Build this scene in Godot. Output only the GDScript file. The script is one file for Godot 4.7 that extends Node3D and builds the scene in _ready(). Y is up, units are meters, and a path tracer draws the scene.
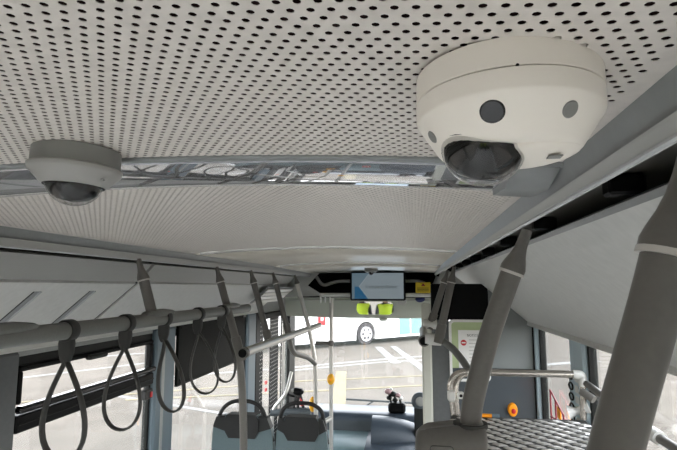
extends Node3D

const E := 2.105          # height of the lens above the bus floor
const MID := -0.4         # centre line of the bus
const HALF := 0.575       # half the width of the flat ceiling
var M := {}
var names := {}
var lift := 0.0

# ------------------------------------------------------------------ mesh builder
class G:
	var v := PackedVector3Array()
	var s := PackedInt32Array()
	var mark := 0
	func tri(a: Vector3, b: Vector3, c: Vector3, sg := -1):
		v.append(a); v.append(b); v.append(c); s.append(sg)
	func quad(a: Vector3, b: Vector3, c: Vector3, d: Vector3, sg := -1):
		tri(a, b, c, sg); tri(a, c, d, sg)
	func begin():
		mark = v.size()
	func finish():
		var vol := 0.0
		if mark >= v.size(): return
		var o := v[mark]
		for i in range(mark, v.size(), 3):
			vol += (v[i] - o).dot((v[i + 1] - o).cross(v[i + 2] - o))
		if vol > 0.0:
			for i in range(mark, v.size(), 3):
				var t := v[i + 1]; v[i + 1] = v[i + 2]; v[i + 2] = t
	func cbox(c: Vector3, size: Vector3, bev := 0.0, b := Basis()):
		begin()
		var h := size * 0.5
		bev = minf(bev, minf(h.x, minf(h.y, h.z)) * 0.95)
		if bev <= 0.0:
			var p := []
			for k in 8: p.append(c + b * Vector3(h.x * (1 if k & 1 else -1), h.y * (1 if k & 2 else -1), h.z * (1 if k & 4 else -1)))
			for q in [[0, 2, 3, 1], [4, 5, 7, 6], [0, 1, 5, 4], [2, 6, 7, 3], [0, 4, 6, 2], [1, 3, 7, 5]]:
				quad(p[q[0]], p[q[1]], p[q[2]], p[q[3]])
			finish(); return
		var P := {}
		for sx in [-1, 1]:
			for sy in [-1, 1]:
				for sz in [-1, 1]:
					var q := Vector3(h.x * sx, h.y * sy, h.z * sz)
					P[[sx, sy, sz, 0]] = c + b * (q - Vector3(0, bev * sy, bev * sz))
					P[[sx, sy, sz, 1]] = c + b * (q - Vector3(bev * sx, 0, bev * sz))
					P[[sx, sy, sz, 2]] = c + b * (q - Vector3(bev * sx, bev * sy, 0))
		for sx in [-1, 1]:
			oquad(c, P[[sx, -1, -1, 0]], P[[sx, 1, -1, 0]], P[[sx, 1, 1, 0]], P[[sx, -1, 1, 0]])
			oquad(c, P[[-1, sx, -1, 1]], P[[1, sx, -1, 1]], P[[1, sx, 1, 1]], P[[-1, sx, 1, 1]])
			oquad(c, P[[-1, -1, sx, 2]], P[[1, -1, sx, 2]], P[[1, 1, sx, 2]], P[[-1, 1, sx, 2]])
			for sy in [-1, 1]:
				oquad(c, P[[sx, sy, -1, 0]], P[[sx, sy, 1, 0]], P[[sx, sy, 1, 1]], P[[sx, sy, -1, 1]])
				oquad(c, P[[sx, -1, sy, 0]], P[[sx, 1, sy, 0]], P[[sx, 1, sy, 2]], P[[sx, -1, sy, 2]])
				oquad(c, P[[-1, sx, sy, 1]], P[[1, sx, sy, 1]], P[[1, sx, sy, 2]], P[[-1, sx, sy, 2]])
				for sz in [-1, 1]:
					otri(c, P[[sx, sy, sz, 0]], P[[sx, sy, sz, 1]], P[[sx, sy, sz, 2]])
	func otri(o: Vector3, a: Vector3, b: Vector3, c: Vector3, sg := -1):
		if (b - a).cross(c - a).dot((a + b + c) / 3.0 - o) > 0.0: tri(a, c, b, sg)
		else: tri(a, b, c, sg)
	func oquad(o: Vector3, a: Vector3, b: Vector3, c: Vector3, d: Vector3, sg := -1):
		otri(o, a, b, c, sg); otri(o, a, c, d, sg)
	func loft(rings: Array, sg := 1, caps := true, closed := false):
		begin()
		var n: int = rings[0].size()
		var cnt := rings.size()
		for i in (cnt if closed else cnt - 1):
			var a: PackedVector3Array = rings[i]
			var b: PackedVector3Array = rings[(i + 1) % cnt]
			for k in n:
				var k2 := (k + 1) % n
				quad(a[k], a[k2], b[k2], b[k], sg)
		if caps and not closed:
			for e in [0, cnt - 1]:
				var r: PackedVector3Array = rings[e]
				var m := Vector3.ZERO
				for p in r: m += p
				m /= n
				for k in n:
					if e == 0: tri(m, r[(k + 1) % n], r[k])
					else: tri(m, r[k], r[(k + 1) % n])
		finish()
	# tube through points; r is a float or an array; ry other radius
	func tube(pts: Array, r, n := 14, closed := false, squash := 1.0, up := Vector3.ZERO):
		var rings := []
		var cnt := pts.size()
		var nrm := Vector3.ZERO
		for i in cnt:
			var t: Vector3
			if closed: t = pts[(i + 1) % cnt] - pts[(i - 1 + cnt) % cnt]
			elif i == 0: t = pts[1] - pts[0]
			elif i == cnt - 1: t = pts[i] - pts[i - 1]
			else: t = (pts[i + 1] - pts[i]).normalized() + (pts[i] - pts[i - 1]).normalized()
			t = t.normalized()
			if up != Vector3.ZERO: nrm = up
			elif i == 0: nrm = Vector3.UP if absf(t.y) < 0.9 else Vector3.RIGHT
			nrm = (nrm - t * nrm.dot(t)).normalized()
			var bi := t.cross(nrm)
			var rr: float = r[i] if r is Array else r
			var ring := PackedVector3Array()
			for k in n:
				var a := TAU * k / n
				ring.append(pts[i] + nrm * cos(a) * rr + bi * sin(a) * rr * squash)
			rings.append(ring)
		loft(rings, 1, true, closed)
	func lathe(prof: Array, xf := Transform3D(), n := 32):
		begin()
		var sg := 2
		for i in prof.size() - 1:
			var p: Vector2 = prof[i]
			var q: Vector2 = prof[i + 1]
			if i > 0:
				var d0: Vector2 = (p - prof[i - 1]).normalized()
				var d1 := (q - p).normalized()
				if d0.dot(d1) < 0.8: sg += 1
			for k in n:
				var a := TAU * k / n
				var b := TAU * (k + 1) / n
				var p0 := xf * Vector3(p.x * cos(a), p.y, p.x * sin(a))
				var p1 := xf * Vector3(p.x * cos(b), p.y, p.x * sin(b))
				var q0 := xf * Vector3(q.x * cos(a), q.y, q.x * sin(a))
				var q1 := xf * Vector3(q.x * cos(b), q.y, q.x * sin(b))
				if p.x < 1e-6: tri(p0, q1, q0, sg)
				elif q.x < 1e-6: tri(p0, p1, q0, sg)
				else: quad(p0, p1, q1, q0, sg)
		finish()
	# polygon in the plane (u, w) pushed along d
	func prism(poly: Array, o: Vector3, u: Vector3, w: Vector3, d: Vector3, sg := -1):
		begin()
		var pp := PackedVector2Array(poly)
		var ix := Geometry2D.triangulate_polygon(pp)
		var cw := Geometry2D.is_polygon_clockwise(pp)
		var P := []
		for q in pp: P.append(o + u * q.x + w * q.y)
		var n := P.size()
		for k in n:
			var k2 := (k + 1) % n
			if cw: quad(P[k], P[k] + d, P[k2] + d, P[k2], sg)
			else: quad(P[k], P[k2], P[k2] + d, P[k] + d, sg)
		for i in range(0, ix.size(), 3):
			var a: Vector3 = P[ix[i]]
			var b: Vector3 = P[ix[i + 1]]
			var c: Vector3 = P[ix[i + 2]]
			# Godot's triangulation keeps one winding; compare it with the polygon's area
			var ar := (pp[ix[i + 1]] - pp[ix[i]]).cross(pp[ix[i + 2]] - pp[ix[i]])
			if (ar > 0.0) == cw:
				var t := b; b = c; c = t
			tri(a, c, b); tri(a + d, b + d, c + d)
		finish()
	func ball(c: Vector3, r: Vector3, nu := 20, nv := 12, b := Basis()):
		begin()
		for j in nv:
			for i in nu:
				var q := []
				for e in [[i, j], [i + 1, j], [i + 1, j + 1], [i, j + 1]]:
					var a: float = TAU * e[0] / nu
					var t: float = PI * e[1] / nv
					q.append(c + b * Vector3(r.x * sin(t) * cos(a), r.y * cos(t), r.z * sin(t) * sin(a)))
				if j > 0: tri(q[0], q[1], q[2], 1)
				if j < nv - 1: tri(q[0], q[2], q[3], 1)
		finish()
	func mesh() -> ArrayMesh:
		var st := SurfaceTool.new()
		st.begin(Mesh.PRIMITIVE_TRIANGLES)
		for i in s.size():
			st.set_smooth_group(s[i])
			for k in 3: st.add_vertex(v[i * 3 + k])
		st.generate_normals()
		return st.commit()

func numbered(n: String) -> String:
	if not names.has(n):
		names[n] = 0
		return n
	names[n] += 1
	return "%s_%03d" % [n, names[n]]

func meta(o: Node, label: String, category: String, group := "", kind := ""):
	if label: o.set_meta("label", label)
	if category: o.set_meta("category", category)
	if group: o.set_meta("group", group)
	if kind: o.set_meta("kind", kind)

func thing(called: String, label: String, category: String, at := Vector3.ZERO, group := "", kind := "") -> Node3D:
	var o := Node3D.new()
	o.name = numbered(called)
	add_child(o)
	o.position = at
	meta(o, label, category, group, kind)
	return o

# commits g as one mesh; world coordinates, so the parent's position is taken off
func part(parent: Node3D, called: String, g: G, m: Material, label := "") -> MeshInstance3D:
	var o := MeshInstance3D.new()
	o.name = called
	o.mesh = g.mesh()
	o.material_override = m
	o.cast_shadow = GeometryInstance3D.SHADOW_CASTING_SETTING_ON
	parent.add_child(o, true)
	var off := Vector3.ZERO
	var p: Node = parent
	while p != self:
		off += (p as Node3D).position
		p = p.get_parent()
	o.position = -off
	if label: o.set_meta("label", label)
	return o

func single(called: String, g: G, m: Material, label: String, category: String, group := "", kind := "") -> MeshInstance3D:
	var o := part(self, numbered(called), g, m)
	meta(o, label, category, group, kind)
	return o

func bx(x0, x1, y0, y1, z0, z1, bev := 0.0) -> G:
	var g := G.new()
	g.cbox(Vector3((x0 + x1) / 2.0, (y0 + y1) / 2.0, (z0 + z1) / 2.0), Vector3(absf(x1 - x0), absf(y1 - y0), absf(z1 - z0)), bev)
	return g

func addb(g: G, x0, x1, y0, y1, z0, z1, bev := 0.0):
	g.cbox(Vector3((x0 + x1) / 2.0, (y0 + y1) / 2.0, (z0 + z1) / 2.0), Vector3(absf(x1 - x0), absf(y1 - y0), absf(z1 - z0)), bev)

# polyline with rounded corners
func bend(pts: Array, r: float, n := 7) -> Array:
	var out := [pts[0]]
	for i in range(1, pts.size() - 1):
		var a: Vector3 = pts[i - 1]
		var b: Vector3 = pts[i]
		var c: Vector3 = pts[i + 1]
		var rr := minf(r, minf(a.distance_to(b), b.distance_to(c)) * 0.49)
		var p := b + (a - b).normalized() * rr
		var q := b + (c - b).normalized() * rr
		for k in n + 1:
			var t := float(k) / n
			out.append(p.lerp(b, t).lerp(b.lerp(q, t), t))
	out.append(pts[-1])
	return out

func rrect(x0: float, y0: float, x1: float, y1: float, r: float, n := 5) -> Array:
	var out := []
	for q in [[x1 - r, y1 - r, 0], [x0 + r, y1 - r, 1], [x0 + r, y0 + r, 2], [x1 - r, y0 + r, 3]]:
		for k in n + 1:
			var a: float = (q[2] + float(k) / n) * PI / 2
			out.append(Vector2(q[0] + r * cos(a), q[1] + r * sin(a)))
	return out

# ------------------------------------------------------------------ materials
func grain_image(lo: float, hi: float, freq: float, seed_: int, tint := Color(1, 1, 1)) -> ImageTexture:
	var nz := FastNoiseLite.new()
	nz.seed = seed_
	nz.frequency = freq
	nz.fractal_octaves = 4
	var src := nz.get_seamless_image(256, 256)
	var im := Image.create(256, 256, false, Image.FORMAT_RGB8)
	for y in 256:
		for x in 256:
			var t := src.get_pixel(x, y).r
			var k := lerpf(lo, hi, t)
			im.set_pixel(x, y, Color(k * tint.r, k * tint.g, k * tint.b))
	im.generate_mipmaps()
	return ImageTexture.create_from_image(im)

func mat(c: Color, rough := 0.6, metal := 0.0, grain: Texture2D = null, scale := 4.0) -> StandardMaterial3D:
	var m := StandardMaterial3D.new()
	m.albedo_color = c
	m.roughness = rough
	m.metallic = metal
	if grain:
		m.albedo_texture = grain
		m.uv1_triplanar = true
		m.uv1_world_triplanar = true
		m.uv1_scale = Vector3.ONE * scale
	return m

func make_materials():
	var fine := grain_image(0.93, 1.0, 0.06, 3)
	var soft := grain_image(0.88, 1.0, 0.02, 8)
	var rough := grain_image(0.72, 1.0, 0.05, 21)
	var asph := grain_image(0.86, 1.0, 0.03, 33)
	M.ceiling = mat(Color(0.855, 0.828, 0.80), 0.42, 0.0, fine, 3.0)
	M.ceiling_front = mat(Color(0.81, 0.785, 0.735), 0.35, 0.0, fine, 3.0)
	M.felt = mat(Color(0.16, 0.06, 0.06), 1.0)
	M.chrome = mat(Color(0.74, 0.745, 0.76), 0.03, 0.7)
	M.trimlight = mat(Color(0.86, 0.85, 0.83), 0.2, 0.5)
	M.cove = mat(Color(0.54, 0.55, 0.55), 0.4, 0.0, fine, 2.0)
	M.band = mat(Color(0.62, 0.62, 0.605), 0.5)
	M.lip = mat(Color(0.84, 0.85, 0.86), 0.25, 0.3)
	M.flap = mat(Color(0.80, 0.80, 0.785), 0.55, 0.0, fine, 2.0)
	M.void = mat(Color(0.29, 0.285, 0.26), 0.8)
	M.black = mat(Color(0.04, 0.04, 0.043), 0.5)
	M.black.metallic_specular = 0.25
	M.blackgloss = mat(Color(0.05, 0.05, 0.055), 0.15)
	M.lensblack = mat(Color(0.035, 0.033, 0.032), 0.03)
	M.lensblack.metallic_specular = 0.35
	M.rubber = mat(Color(0.15, 0.15, 0.145), 0.6)
	M.strap = mat(Color(0.22, 0.22, 0.21), 0.55)
	M.pole = mat(Color(0.405, 0.395, 0.375), 0.38, 0.0, fine, 6.0)
	M.rail = mat(Color(0.45, 0.455, 0.44), 0.4, 0.0, fine, 6.0)
	M.silver = mat(Color(0.80, 0.79, 0.77), 0.28, 0.6)
	M.steel = mat(Color(0.74, 0.72, 0.69), 0.22, 0.8)
	M.palefit = mat(Color(0.82, 0.82, 0.80), 0.35)
	M.camwhite = mat(Color(0.93, 0.905, 0.865), 0.45)
	M.camgrey = mat(Color(0.50, 0.50, 0.485), 0.45)
	M.camlight = mat(Color(0.60, 0.595, 0.58), 0.35)
	M.seam = mat(Color(0.2, 0.2, 0.19), 0.7)
	M.wall = mat(Color(0.62, 0.63, 0.62), 0.6, 0.0, fine, 2.0)
	M.wallgrey = mat(Color(0.36, 0.37, 0.37), 0.55, 0.0, fine, 2.0)
	M.dark = mat(Color(0.11, 0.115, 0.11), 0.5)
	M.dark.metallic_specular = 0.3
	M.board = mat(Color(0.085, 0.09, 0.08), 0.5)
	M.board.metallic_specular = 0.15
	M.bluegrey = mat(Color(0.38, 0.44, 0.475), 0.45)
	M.palepillar = mat(Color(0.70, 0.77, 0.80), 0.45)
	M.palepost = mat(Color(0.76, 0.765, 0.72), 0.5)
	M.panelgrey = mat(Color(0.47, 0.49, 0.49), 0.35)
	M.darkpanel = mat(Color(0.30, 0.32, 0.335), 0.12)
	M.yellow = mat(Color(0.90, 0.66, 0.08), 0.4)
	M.signyellow = mat(Color(0.80, 0.69, 0.10), 0.5)
	M.orange = mat(Color(0.96, 0.60, 0.06), 0.4)
	M.red = mat(Color(0.75, 0.10, 0.13), 0.45)
	M.darkred = mat(Color(0.50, 0.10, 0.16), 0.5)
	M.white = mat(Color(0.93, 0.93, 0.92), 0.45)
	M.seatshell = mat(Color(0.37, 0.44, 0.455), 0.55, 0.0, fine, 5.0)
	M.seatdark = mat(Color(0.095, 0.10, 0.10), 0.6)
	M.dash = mat(Color(0.235, 0.27, 0.305), 0.4, 0.0, fine, 3.0)
	M.dashdark = mat(Color(0.25, 0.28, 0.295), 0.5, 0.0, fine, 3.0)
	M.dashpale = mat(Color(0.42, 0.50, 0.51), 0.45)
	M.lowerwall = mat(Color(0.80, 0.80, 0.79), 0.6)
	M.floor = mat(Color(0.84, 0.83, 0.81), 0.5, 0.0, soft, 1.0)
	M.header = mat(Color(0.66, 0.66, 0.645), 0.5)
	M.visor = mat(Color(0.84, 0.86, 0.81), 0.6)
	M.asphalt = mat(Color(0.40, 0.372, 0.342), 0.9, 0.0, asph, 0.12)
	M.asphalt.metallic_specular = 0.1
	M.paintwhite = mat(Color(0.53, 0.52, 0.505), 0.8, 0.0, rough, 0.6)
	M.paintyellow = mat(Color(0.475, 0.425, 0.30), 0.8, 0.0, rough, 0.6)
	M.coach = mat(Color(0.95, 0.94, 0.93), 0.3)
	M.aqua = mat(Color(0.42, 0.56, 0.57), 0.3)
	M.tyre = mat(Color(0.20, 0.18, 0.19), 0.8)
	M.wheel = mat(Color(0.72, 0.71, 0.71), 0.4)
	M.green = mat(Color(0.72, 0.78, 0.60), 0.5)
	M.mirror = mat(Color(0.92, 0.92, 0.92), 0.02, 1.0)
	M.lozenge = mat(Color(0.80, 0.79, 0.77), 0.3, 0.4)
	M.screenblue = mat(Color(0.15, 0.45, 0.62), 0.3)
	M.pinkknob = mat(Color(0.62, 0.50, 0.50), 0.5)
	M.hivis = mat(Color(0.64, 0.74, 0.12), 0.6)
	M.skin = mat(Color(0.80, 0.62, 0.52), 0.5)
	M.cloth = mat(Color(0.16, 0.17, 0.20), 0.8)
	var gl := StandardMaterial3D.new()
	gl.transparency = BaseMaterial3D.TRANSPARENCY_ALPHA
	gl.albedo_color = Color(0.90, 0.95, 0.93, 0.06)
	gl.roughness = 0.0
	M.glass = gl
	var dm := StandardMaterial3D.new()
	dm.transparency = BaseMaterial3D.TRANSPARENCY_ALPHA
	dm.albedo_color = Color(0.06, 0.06, 0.06, 0.22)
	dm.roughness = 0.0
	dm.metallic = 0.0
	M.dome = dm

# ------------------------------------------------------------------ ceiling
func cy(x: float) -> float:
	var t := (x - MID) / HALF
	return E + 0.1445 + 0.026 * (1.0 - t * t)

func perforated(parent: Node3D, z_near: float, z_far: float):
	var a := 0.012234
	var x0 := MID - HALF + 0.012
	var cols := 92
	var rows := int(round((z_near - z_far) / 0.0093))
	var b := (z_near - z_far) / rows
	var r := 0.0027
	var t := 0.0005
	var V := [PackedVector3Array(), PackedVector3Array()]
	var N := [PackedVector3Array(), PackedVector3Array()]
	var I := [PackedInt32Array(), PackedInt32Array()]
	var dirs := [Vector2(1, 0), Vector2(1, 1), Vector2(0, 1), Vector2(-1, 1), Vector2(-1, 0), Vector2(-1, -1), Vector2(0, -1), Vector2(1, -1)]
	for odd in 2:
		var vv := PackedVector3Array()
		var nn := PackedVector3Array()
		var ii := PackedInt32Array()
		var n := cols - odd
		for c in n:
			var cx := x0 + (c + 0.5 + 0.5 * odd) * a
			var s0 := vv.size()
			for k in 8:
				var d: Vector2 = dirs[k]
				var x: float = cx + d.x * a * 0.5
				vv.append(Vector3(x, cy(x), -b * 0.5 + d.y * b * 0.5)); nn.append(Vector3.DOWN)
			for k in 8:
				var x: float = cx + r * cos(k * TAU / 8)
				vv.append(Vector3(x, cy(x), -b * 0.5 + r * sin(k * TAU / 8))); nn.append(Vector3.DOWN)
			for lvl in 2:
				for k in 8:
					var x: float = cx + r * cos(k * TAU / 8)
					vv.append(Vector3(x, cy(x) + t * lvl, -b * 0.5 + r * sin(k * TAU / 8)))
					nn.append(Vector3(-cos(k * TAU / 8), 0, -sin(k * TAU / 8)))
			for k in 8:
				var k2 := (k + 1) % 8
				ii.append_array(PackedInt32Array([s0 + k, s0 + 8 + k2, s0 + k2, s0 + k, s0 + 8 + k, s0 + 8 + k2]))
				ii.append_array(PackedInt32Array([s0 + 16 + k, s0 + 24 + k2, s0 + 16 + k2, s0 + 16 + k, s0 + 24 + k, s0 + 24 + k2]))
		# plain margins
		var xa := MID - HALF
		var xb := x0 + 0.5 * odd * a
		var xc := x0 + (cols - 0.5 * odd) * a
		var xd := MID + HALF
		for e in [[xa, xb], [xc, xd]]:
			var s0 := vv.size()
			for p in [[e[0], 0.0], [e[1], 0.0], [e[1], -b], [e[0], -b]]:
				vv.append(Vector3(p[0], cy(p[0]), p[1])); nn.append(Vector3.DOWN)
			ii.append_array(PackedInt32Array([s0, s0 + 1, s0 + 2, s0, s0 + 2, s0 + 3]))
		V[odd] = vv; N[odd] = nn; I[odd] = ii
	var av := PackedVector3Array()
	var an := PackedVector3Array()
	var ai := PackedInt32Array()
	for row in rows:
		var o := row % 2
		var base := av.size()
		av.append_array(Transform3D(Basis(), Vector3(0, 0, z_near - row * b)) * (V[o] as PackedVector3Array))
		an.append_array(N[o])
		var src: PackedInt32Array = I[o]
		var cp := PackedInt32Array()
		cp.resize(src.size())
		for k in src.size(): cp[k] = src[k] + base
		ai.append_array(cp)
	var arr := []
	arr.resize(Mesh.ARRAY_MAX)
	arr[Mesh.ARRAY_VERTEX] = av
	arr[Mesh.ARRAY_NORMAL] = an
	arr[Mesh.ARRAY_INDEX] = ai
	var am := ArrayMesh.new()
	am.add_surface_from_arrays(Mesh.PRIMITIVE_TRIANGLES, arr)
	var o := MeshInstance3D.new()
	o.name = "perforated_panel"
	o.mesh = am
	o.material_override = M.ceiling
	parent.add_child(o, true)

# cambered slab following the ceiling: offsets below it along z
func cambered(prof: Array, x0: float, x1: float, n := 24) -> G:
	var g := G.new()
	var rings := []
	for i in n + 1:
		var x := lerpf(x0, x1, float(i) / n)
		var ring := PackedVector3Array()
		for p in prof: ring.append(Vector3(x, cy(x) + p.y, p.x))
		rings.append(ring)
	g.loft(rings, 1)
	return g

func build_ceiling():
	var c := thing("ceiling", "light grey perforated ceiling of the bus", "ceiling", Vector3.ZERO, "", "structure")
	perforated(c, 0.52, -0.612)
	perforated(c, -0.790, -2.10)
	part(c, "backing_felt", cambered([Vector2(0.53, 0.010), Vector2(-2.11, 0.010), Vector2(-2.11, 0.016), Vector2(0.53, 0.016)], MID - HALF, MID + HALF), M.felt)
	part(c, "plain_panel", cambered([Vector2(3.9, 0.0), Vector2(0.525, 0.0), Vector2(0.525, 0.006), Vector2(3.9, 0.006)], MID - HALF, MID + HALF), M.ceiling)
	part(c, "plain_panel", cambered([Vector2(-2.11, 0.0), Vector2(-3.42, 0.0), Vector2(-3.42, 0.006), Vector2(-2.11, 0.006)], MID - HALF, MID + HALF), M.ceiling_front)
	part(c, "plain_panel", cambered([Vector2(-3.43, -0.004), Vector2(-4.76, -0.016), Vector2(-4.76, -0.010), Vector2(-3.43, 0.002)], MID - HALF, MID + HALF), M.ceiling_front)
	part(c, "roof_skin", bx(-1.62, 0.82, 2.42, 2.47, -6.4, 4.1), M.wall)
	# glossy cross band between the two perforated panels
	var prof := []
	for k in 13:
		var t := k / 12.0
		prof.append(Vector2(lerpf(-0.617, -0.785, t), -0.003 - 0.005 * (1.0 - pow(2 * t - 1, 2))))
	prof.append(Vector2(-0.785, 0.004)); prof.append(Vector2(-0.617, 0.004))
	var tb := thing("trim_1", "shiny clear cross band between the perforated ceiling panels", "trim", Vector3.ZERO, "", "structure")
	part(tb, "band", cambered(prof, MID - HALF + 0.03, 0.118, 40), M.chrome)
	part(tb, "end_cap", cambered([Vector2(-0.615, -0.006), Vector2(-0.675, -0.021), Vector2(-0.778, -0.012), Vector2(-0.785, 0.004), Vector2(-0.617, 0.004)], 0.119, 0.172, 6), M.cove)
	part(tb, "end_cap", cambered([Vector2(-0.615, -0.006), Vector2(-0.675, -0.021), Vector2(-0.778, -0.012), Vector2(-0.785, 0.004), Vector2(-0.617, 0.004)], -0.972, -0.946, 6), M.cove)
	part(tb, "edge_strip", cambered([Vector2(-0.607, -0.003), Vector2(-0.617, -0.005), Vector2(-0.617, 0.003), Vector2(-0.607, 0.003)], MID - HALF, MID + HALF), M.cove)
	part(tb, "edge_strip", cambered([Vector2(-0.785, -0.003), Vector2(-0.796, -0.002), Vector2(-0.796, 0.003), Vector2(-0.785, 0.003)], MID - HALF, MID + HALF), M.trimlight)
	for z in [-2.105, -3.425]:
		var j := thing("trim_2" if z > -3 else "trim_3", "thin pale metal strip across the ceiling " + ("behind the second perforated panel" if z > -3 else "just before the black front recess"), "trim", Vector3.ZERO, "", "structure")
		part(j, "strip", cambered([Vector2(z + 0.022, 0.0), Vector2(z + 0.012, -0.008), Vector2(z - 0.012, -0.008), Vector2(z - 0.022, 0.0), Vector2(z - 0.022, 0.004), Vector2(z + 0.022, 0.004)], MID - HALF + 0.05, MID + HALF - 0.01), M.trimlight)

# x of a point mirrored for the left side
func side(x: float, left: bool) -> float:
	return 2 * MID - x if left else x

func extrude_z(pts: Array, z0: float, z1: float, left: bool, sg := -1) -> G:
	var g := G.new()
	var poly := []
	for p in pts: poly.append(Vector2(side(p.x, left), p.y + E))
	g.prism(poly, Vector3(0, 0, z1), Vector3.RIGHT, Vector3.UP, Vector3(0, 0, z0 - z1), sg)
	return g

func build_coves():
	for left in [true, false]:
		var hi := 0.002 if left else 0.011
		var c := thing("ceiling_cove", "long grey ceiling edge profile above the " + ("left windows and overhead strap rail" if left else "right windows, beside the white dome camera"), "ceiling profile", Vector3.ZERO, "ceiling edge profiles")
		c.set_meta("kind", "structure")
		part(c, "face", extrude_z([Vector2(0.172, 0.146), Vector2(0.184, 0.120), Vector2(0.184, 0.114), Vector2(0.190, 0.114), Vector2(0.190, 0.170), Vector2(0.172, 0.170)], 3.8, -4.76, left), M.cove)
		part(c, "band", extrude_z([Vector2(0.1775, 0.1185), Vector2(0.179, 0.1165), Vector2(0.1865, 0.0975 + hi), Vector2(0.190, 0.0975 + hi), Vector2(0.190, 0.1135), Vector2(0.183, 0.1135)], 3.8, -4.76, left), M.band)
		part(c, "lip", extrude_z([Vector2(0.1855, 0.0975 + hi), Vector2(0.1845, 0.0945 + hi), Vector2(0.1865, 0.0928 + hi), Vector2(0.191, 0.0935 + hi), Vector2(0.191, 0.0972 + hi)], 3.8, -4.76, left), M.lip)
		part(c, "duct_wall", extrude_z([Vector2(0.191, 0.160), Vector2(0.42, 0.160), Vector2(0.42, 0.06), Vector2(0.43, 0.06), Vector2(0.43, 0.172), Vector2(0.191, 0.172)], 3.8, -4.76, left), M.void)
		for k in 9:
			var z := -0.74 - 0.45 * k
			part(c, "hinge_bracket", bx(side(0.27, left), side(0.32, left), E + 0.128, E + 0.158, z, z - 0.03, 0.004), M.black)
		# rows of flaps
	var prof := func(th: float) -> Array:
		var o := []
		for p in [Vector2(0.302, 0.1125), Vector2(0.34, 0.078), Vector2(0.41, 0.022), Vector2(0.50, -0.055), Vector2(0.60, -0.142), Vector2(0.685, -0.215)]: o.append(p)
		for p in [Vector2(0.76, -0.222), Vector2(0.76, -0.205), Vector2(0.695, -0.198), Vector2(0.61, -0.127), Vector2(0.51, -0.040), Vector2(0.42, 0.037), Vector2(0.35, 0.095), Vector2(0.312, 0.124)]: o.append(p)
		return o
	var f := thing("roof_flap", "long smooth grey hinged flap above the right windows", "flap", Vector3.ZERO, "hinged roof flaps")
	part(f, "panel", extrude_z(prof.call(0.0), 0.6, -4.25, false), M.flap)
	part(f, "top_edge", extrude_z([Vector2(0.296, 0.1200), Vector2(0.301, 0.1105), Vector2(0.312, 0.118), Vector2(0.306, 0.127)], 0.6, -4.25, false), M.cove)
	part(f, "bottom_lip", extrude_z([Vector2(0.680, -0.212), Vector2(0.676, -0.232), Vector2(0.69, -0.238), Vector2(0.76, -0.238), Vector2(0.76, -0.222)], 0.6, -4.25, false), M.flap)
	var f2 := thing("roof_flap", "grey hinged flap above the right windows, rear of the bus", "flap", Vector3.ZERO, "hinged roof flaps")
	part(f2, "panel", extrude_z(prof.call(0.0), 3.8, 0.61, false), M.flap)
	# left: creased flaps with slots
	var up := [Vector2(0.325, 0.097), Vector2(0.392, 0.022), Vector2(0.398, 0.026), Vector2(0.34, 0.105)]
	var lp := [Vector2(0.3965, 0.0135), Vector2(0.685, -0.222), Vector2(0.76, -0.226), Vector2(0.76, -0.205), Vector2(0.695, -0.200), Vector2(0.41, 0.0315), Vector2(0.3985, 0.0215)]
	var zs := -2.06
	var spec := [[3.8, zs + 0.013, "grey slotted flap above the hopper window and strap rail"], [zs - 0.013, -4.70, "plain grey flap above the dark board, between poles"]]
	for q in spec:
		var fl := thing("roof_flap", q[2], "flap", Vector3.ZERO, "hinged roof flaps")
		part(fl, "upper_strip", extrude_z(up, q[0], q[1], true), M.band)
		part(fl, "panel", extrude_z(lp, q[0], q[1], true), M.flap)
		part(fl, "bottom_lip", extrude_z([Vector2(0.680, -0.218), Vector2(0.676, -0.238), Vector2(0.69, -0.244), Vector2(0.76, -0.244), Vector2(0.76, -0.228)], q[0], q[1], true), M.palefit)
		if q[0] > 0:
			part(fl, "seam_strip", extrude_z([Vector2(0.40, 0.020), Vector2(0.685, -0.214), Vector2(0.69, -0.206), Vector2(0.405, 0.028)], zs + 0.03, zs - 0.03, true), M.black)
			for z in [-1.52, -1.81, -1.23, -0.94]:
				for w in [[0.0, 0.024, M.cove, 0.0015], [0.024, 0.031, M.lip, 0.004], [-0.005, 0.0, M.black, 0.001]]:
					var g := G.new()
					var d := Vector3(-0.2885, -0.2355, 0).normalized()
					var nn := Vector3(0.2355, -0.2885, 0).normalized()
					var o := Vector3(side(0.3965, true), E + 0.0135, z) + d * 0.045
					g.cbox(o + d * 0.145 + Vector3(0, 0, 0.02 - (w[0] + w[1]) / 2.0), Vector3(0.29, w[3] * 2.0, w[1] - w[0]), 0.0, Basis(d, -nn, d.cross(-nn)))
					part(fl, "air_slot" if w[2] == M.cove else ("slot_edge" if w[2] == M.lip else "slot_gap"), g, w[2])

# ------------------------------------------------------------------ shell and windows
func window(n: int, left: bool, z_near: float, z_far: float, what: String, y0 := 0.86, y1 := 1.79):
	var xi := -1.53 if left else 0.73
	var o := 1.0 if left else -1.0
	var w := thing("window_%d" % n, what, "window", Vector3.ZERO, "", "structure")
	var t := 0.035
	part(w, "window_frame", bx(xi, xi - o * 0.035, y1, y1 + 0.045, z_near, z_far, 0.004), M.dark)
	part(w, "window_frame", bx(xi, xi - o * 0.035, y0 - 0.03, y0, z_near, z_far, 0.004), M.dark)
	part(w, "window_frame", bx(xi, xi - o * 0.035, y0, y1, z_near, z_near - 0.018, 0.003), M.dark)
	part(w, "window_frame", bx(xi, xi - o * 0.035, y0, y1, z_far + 0.018, z_far, 0.003), M.dark)
	part(w, "pane", bx(xi - o * 0.018, xi - o * 0.023, y0, y1, z_near - 0.018, z_far + 0.018), M.glass)
	return w

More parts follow.
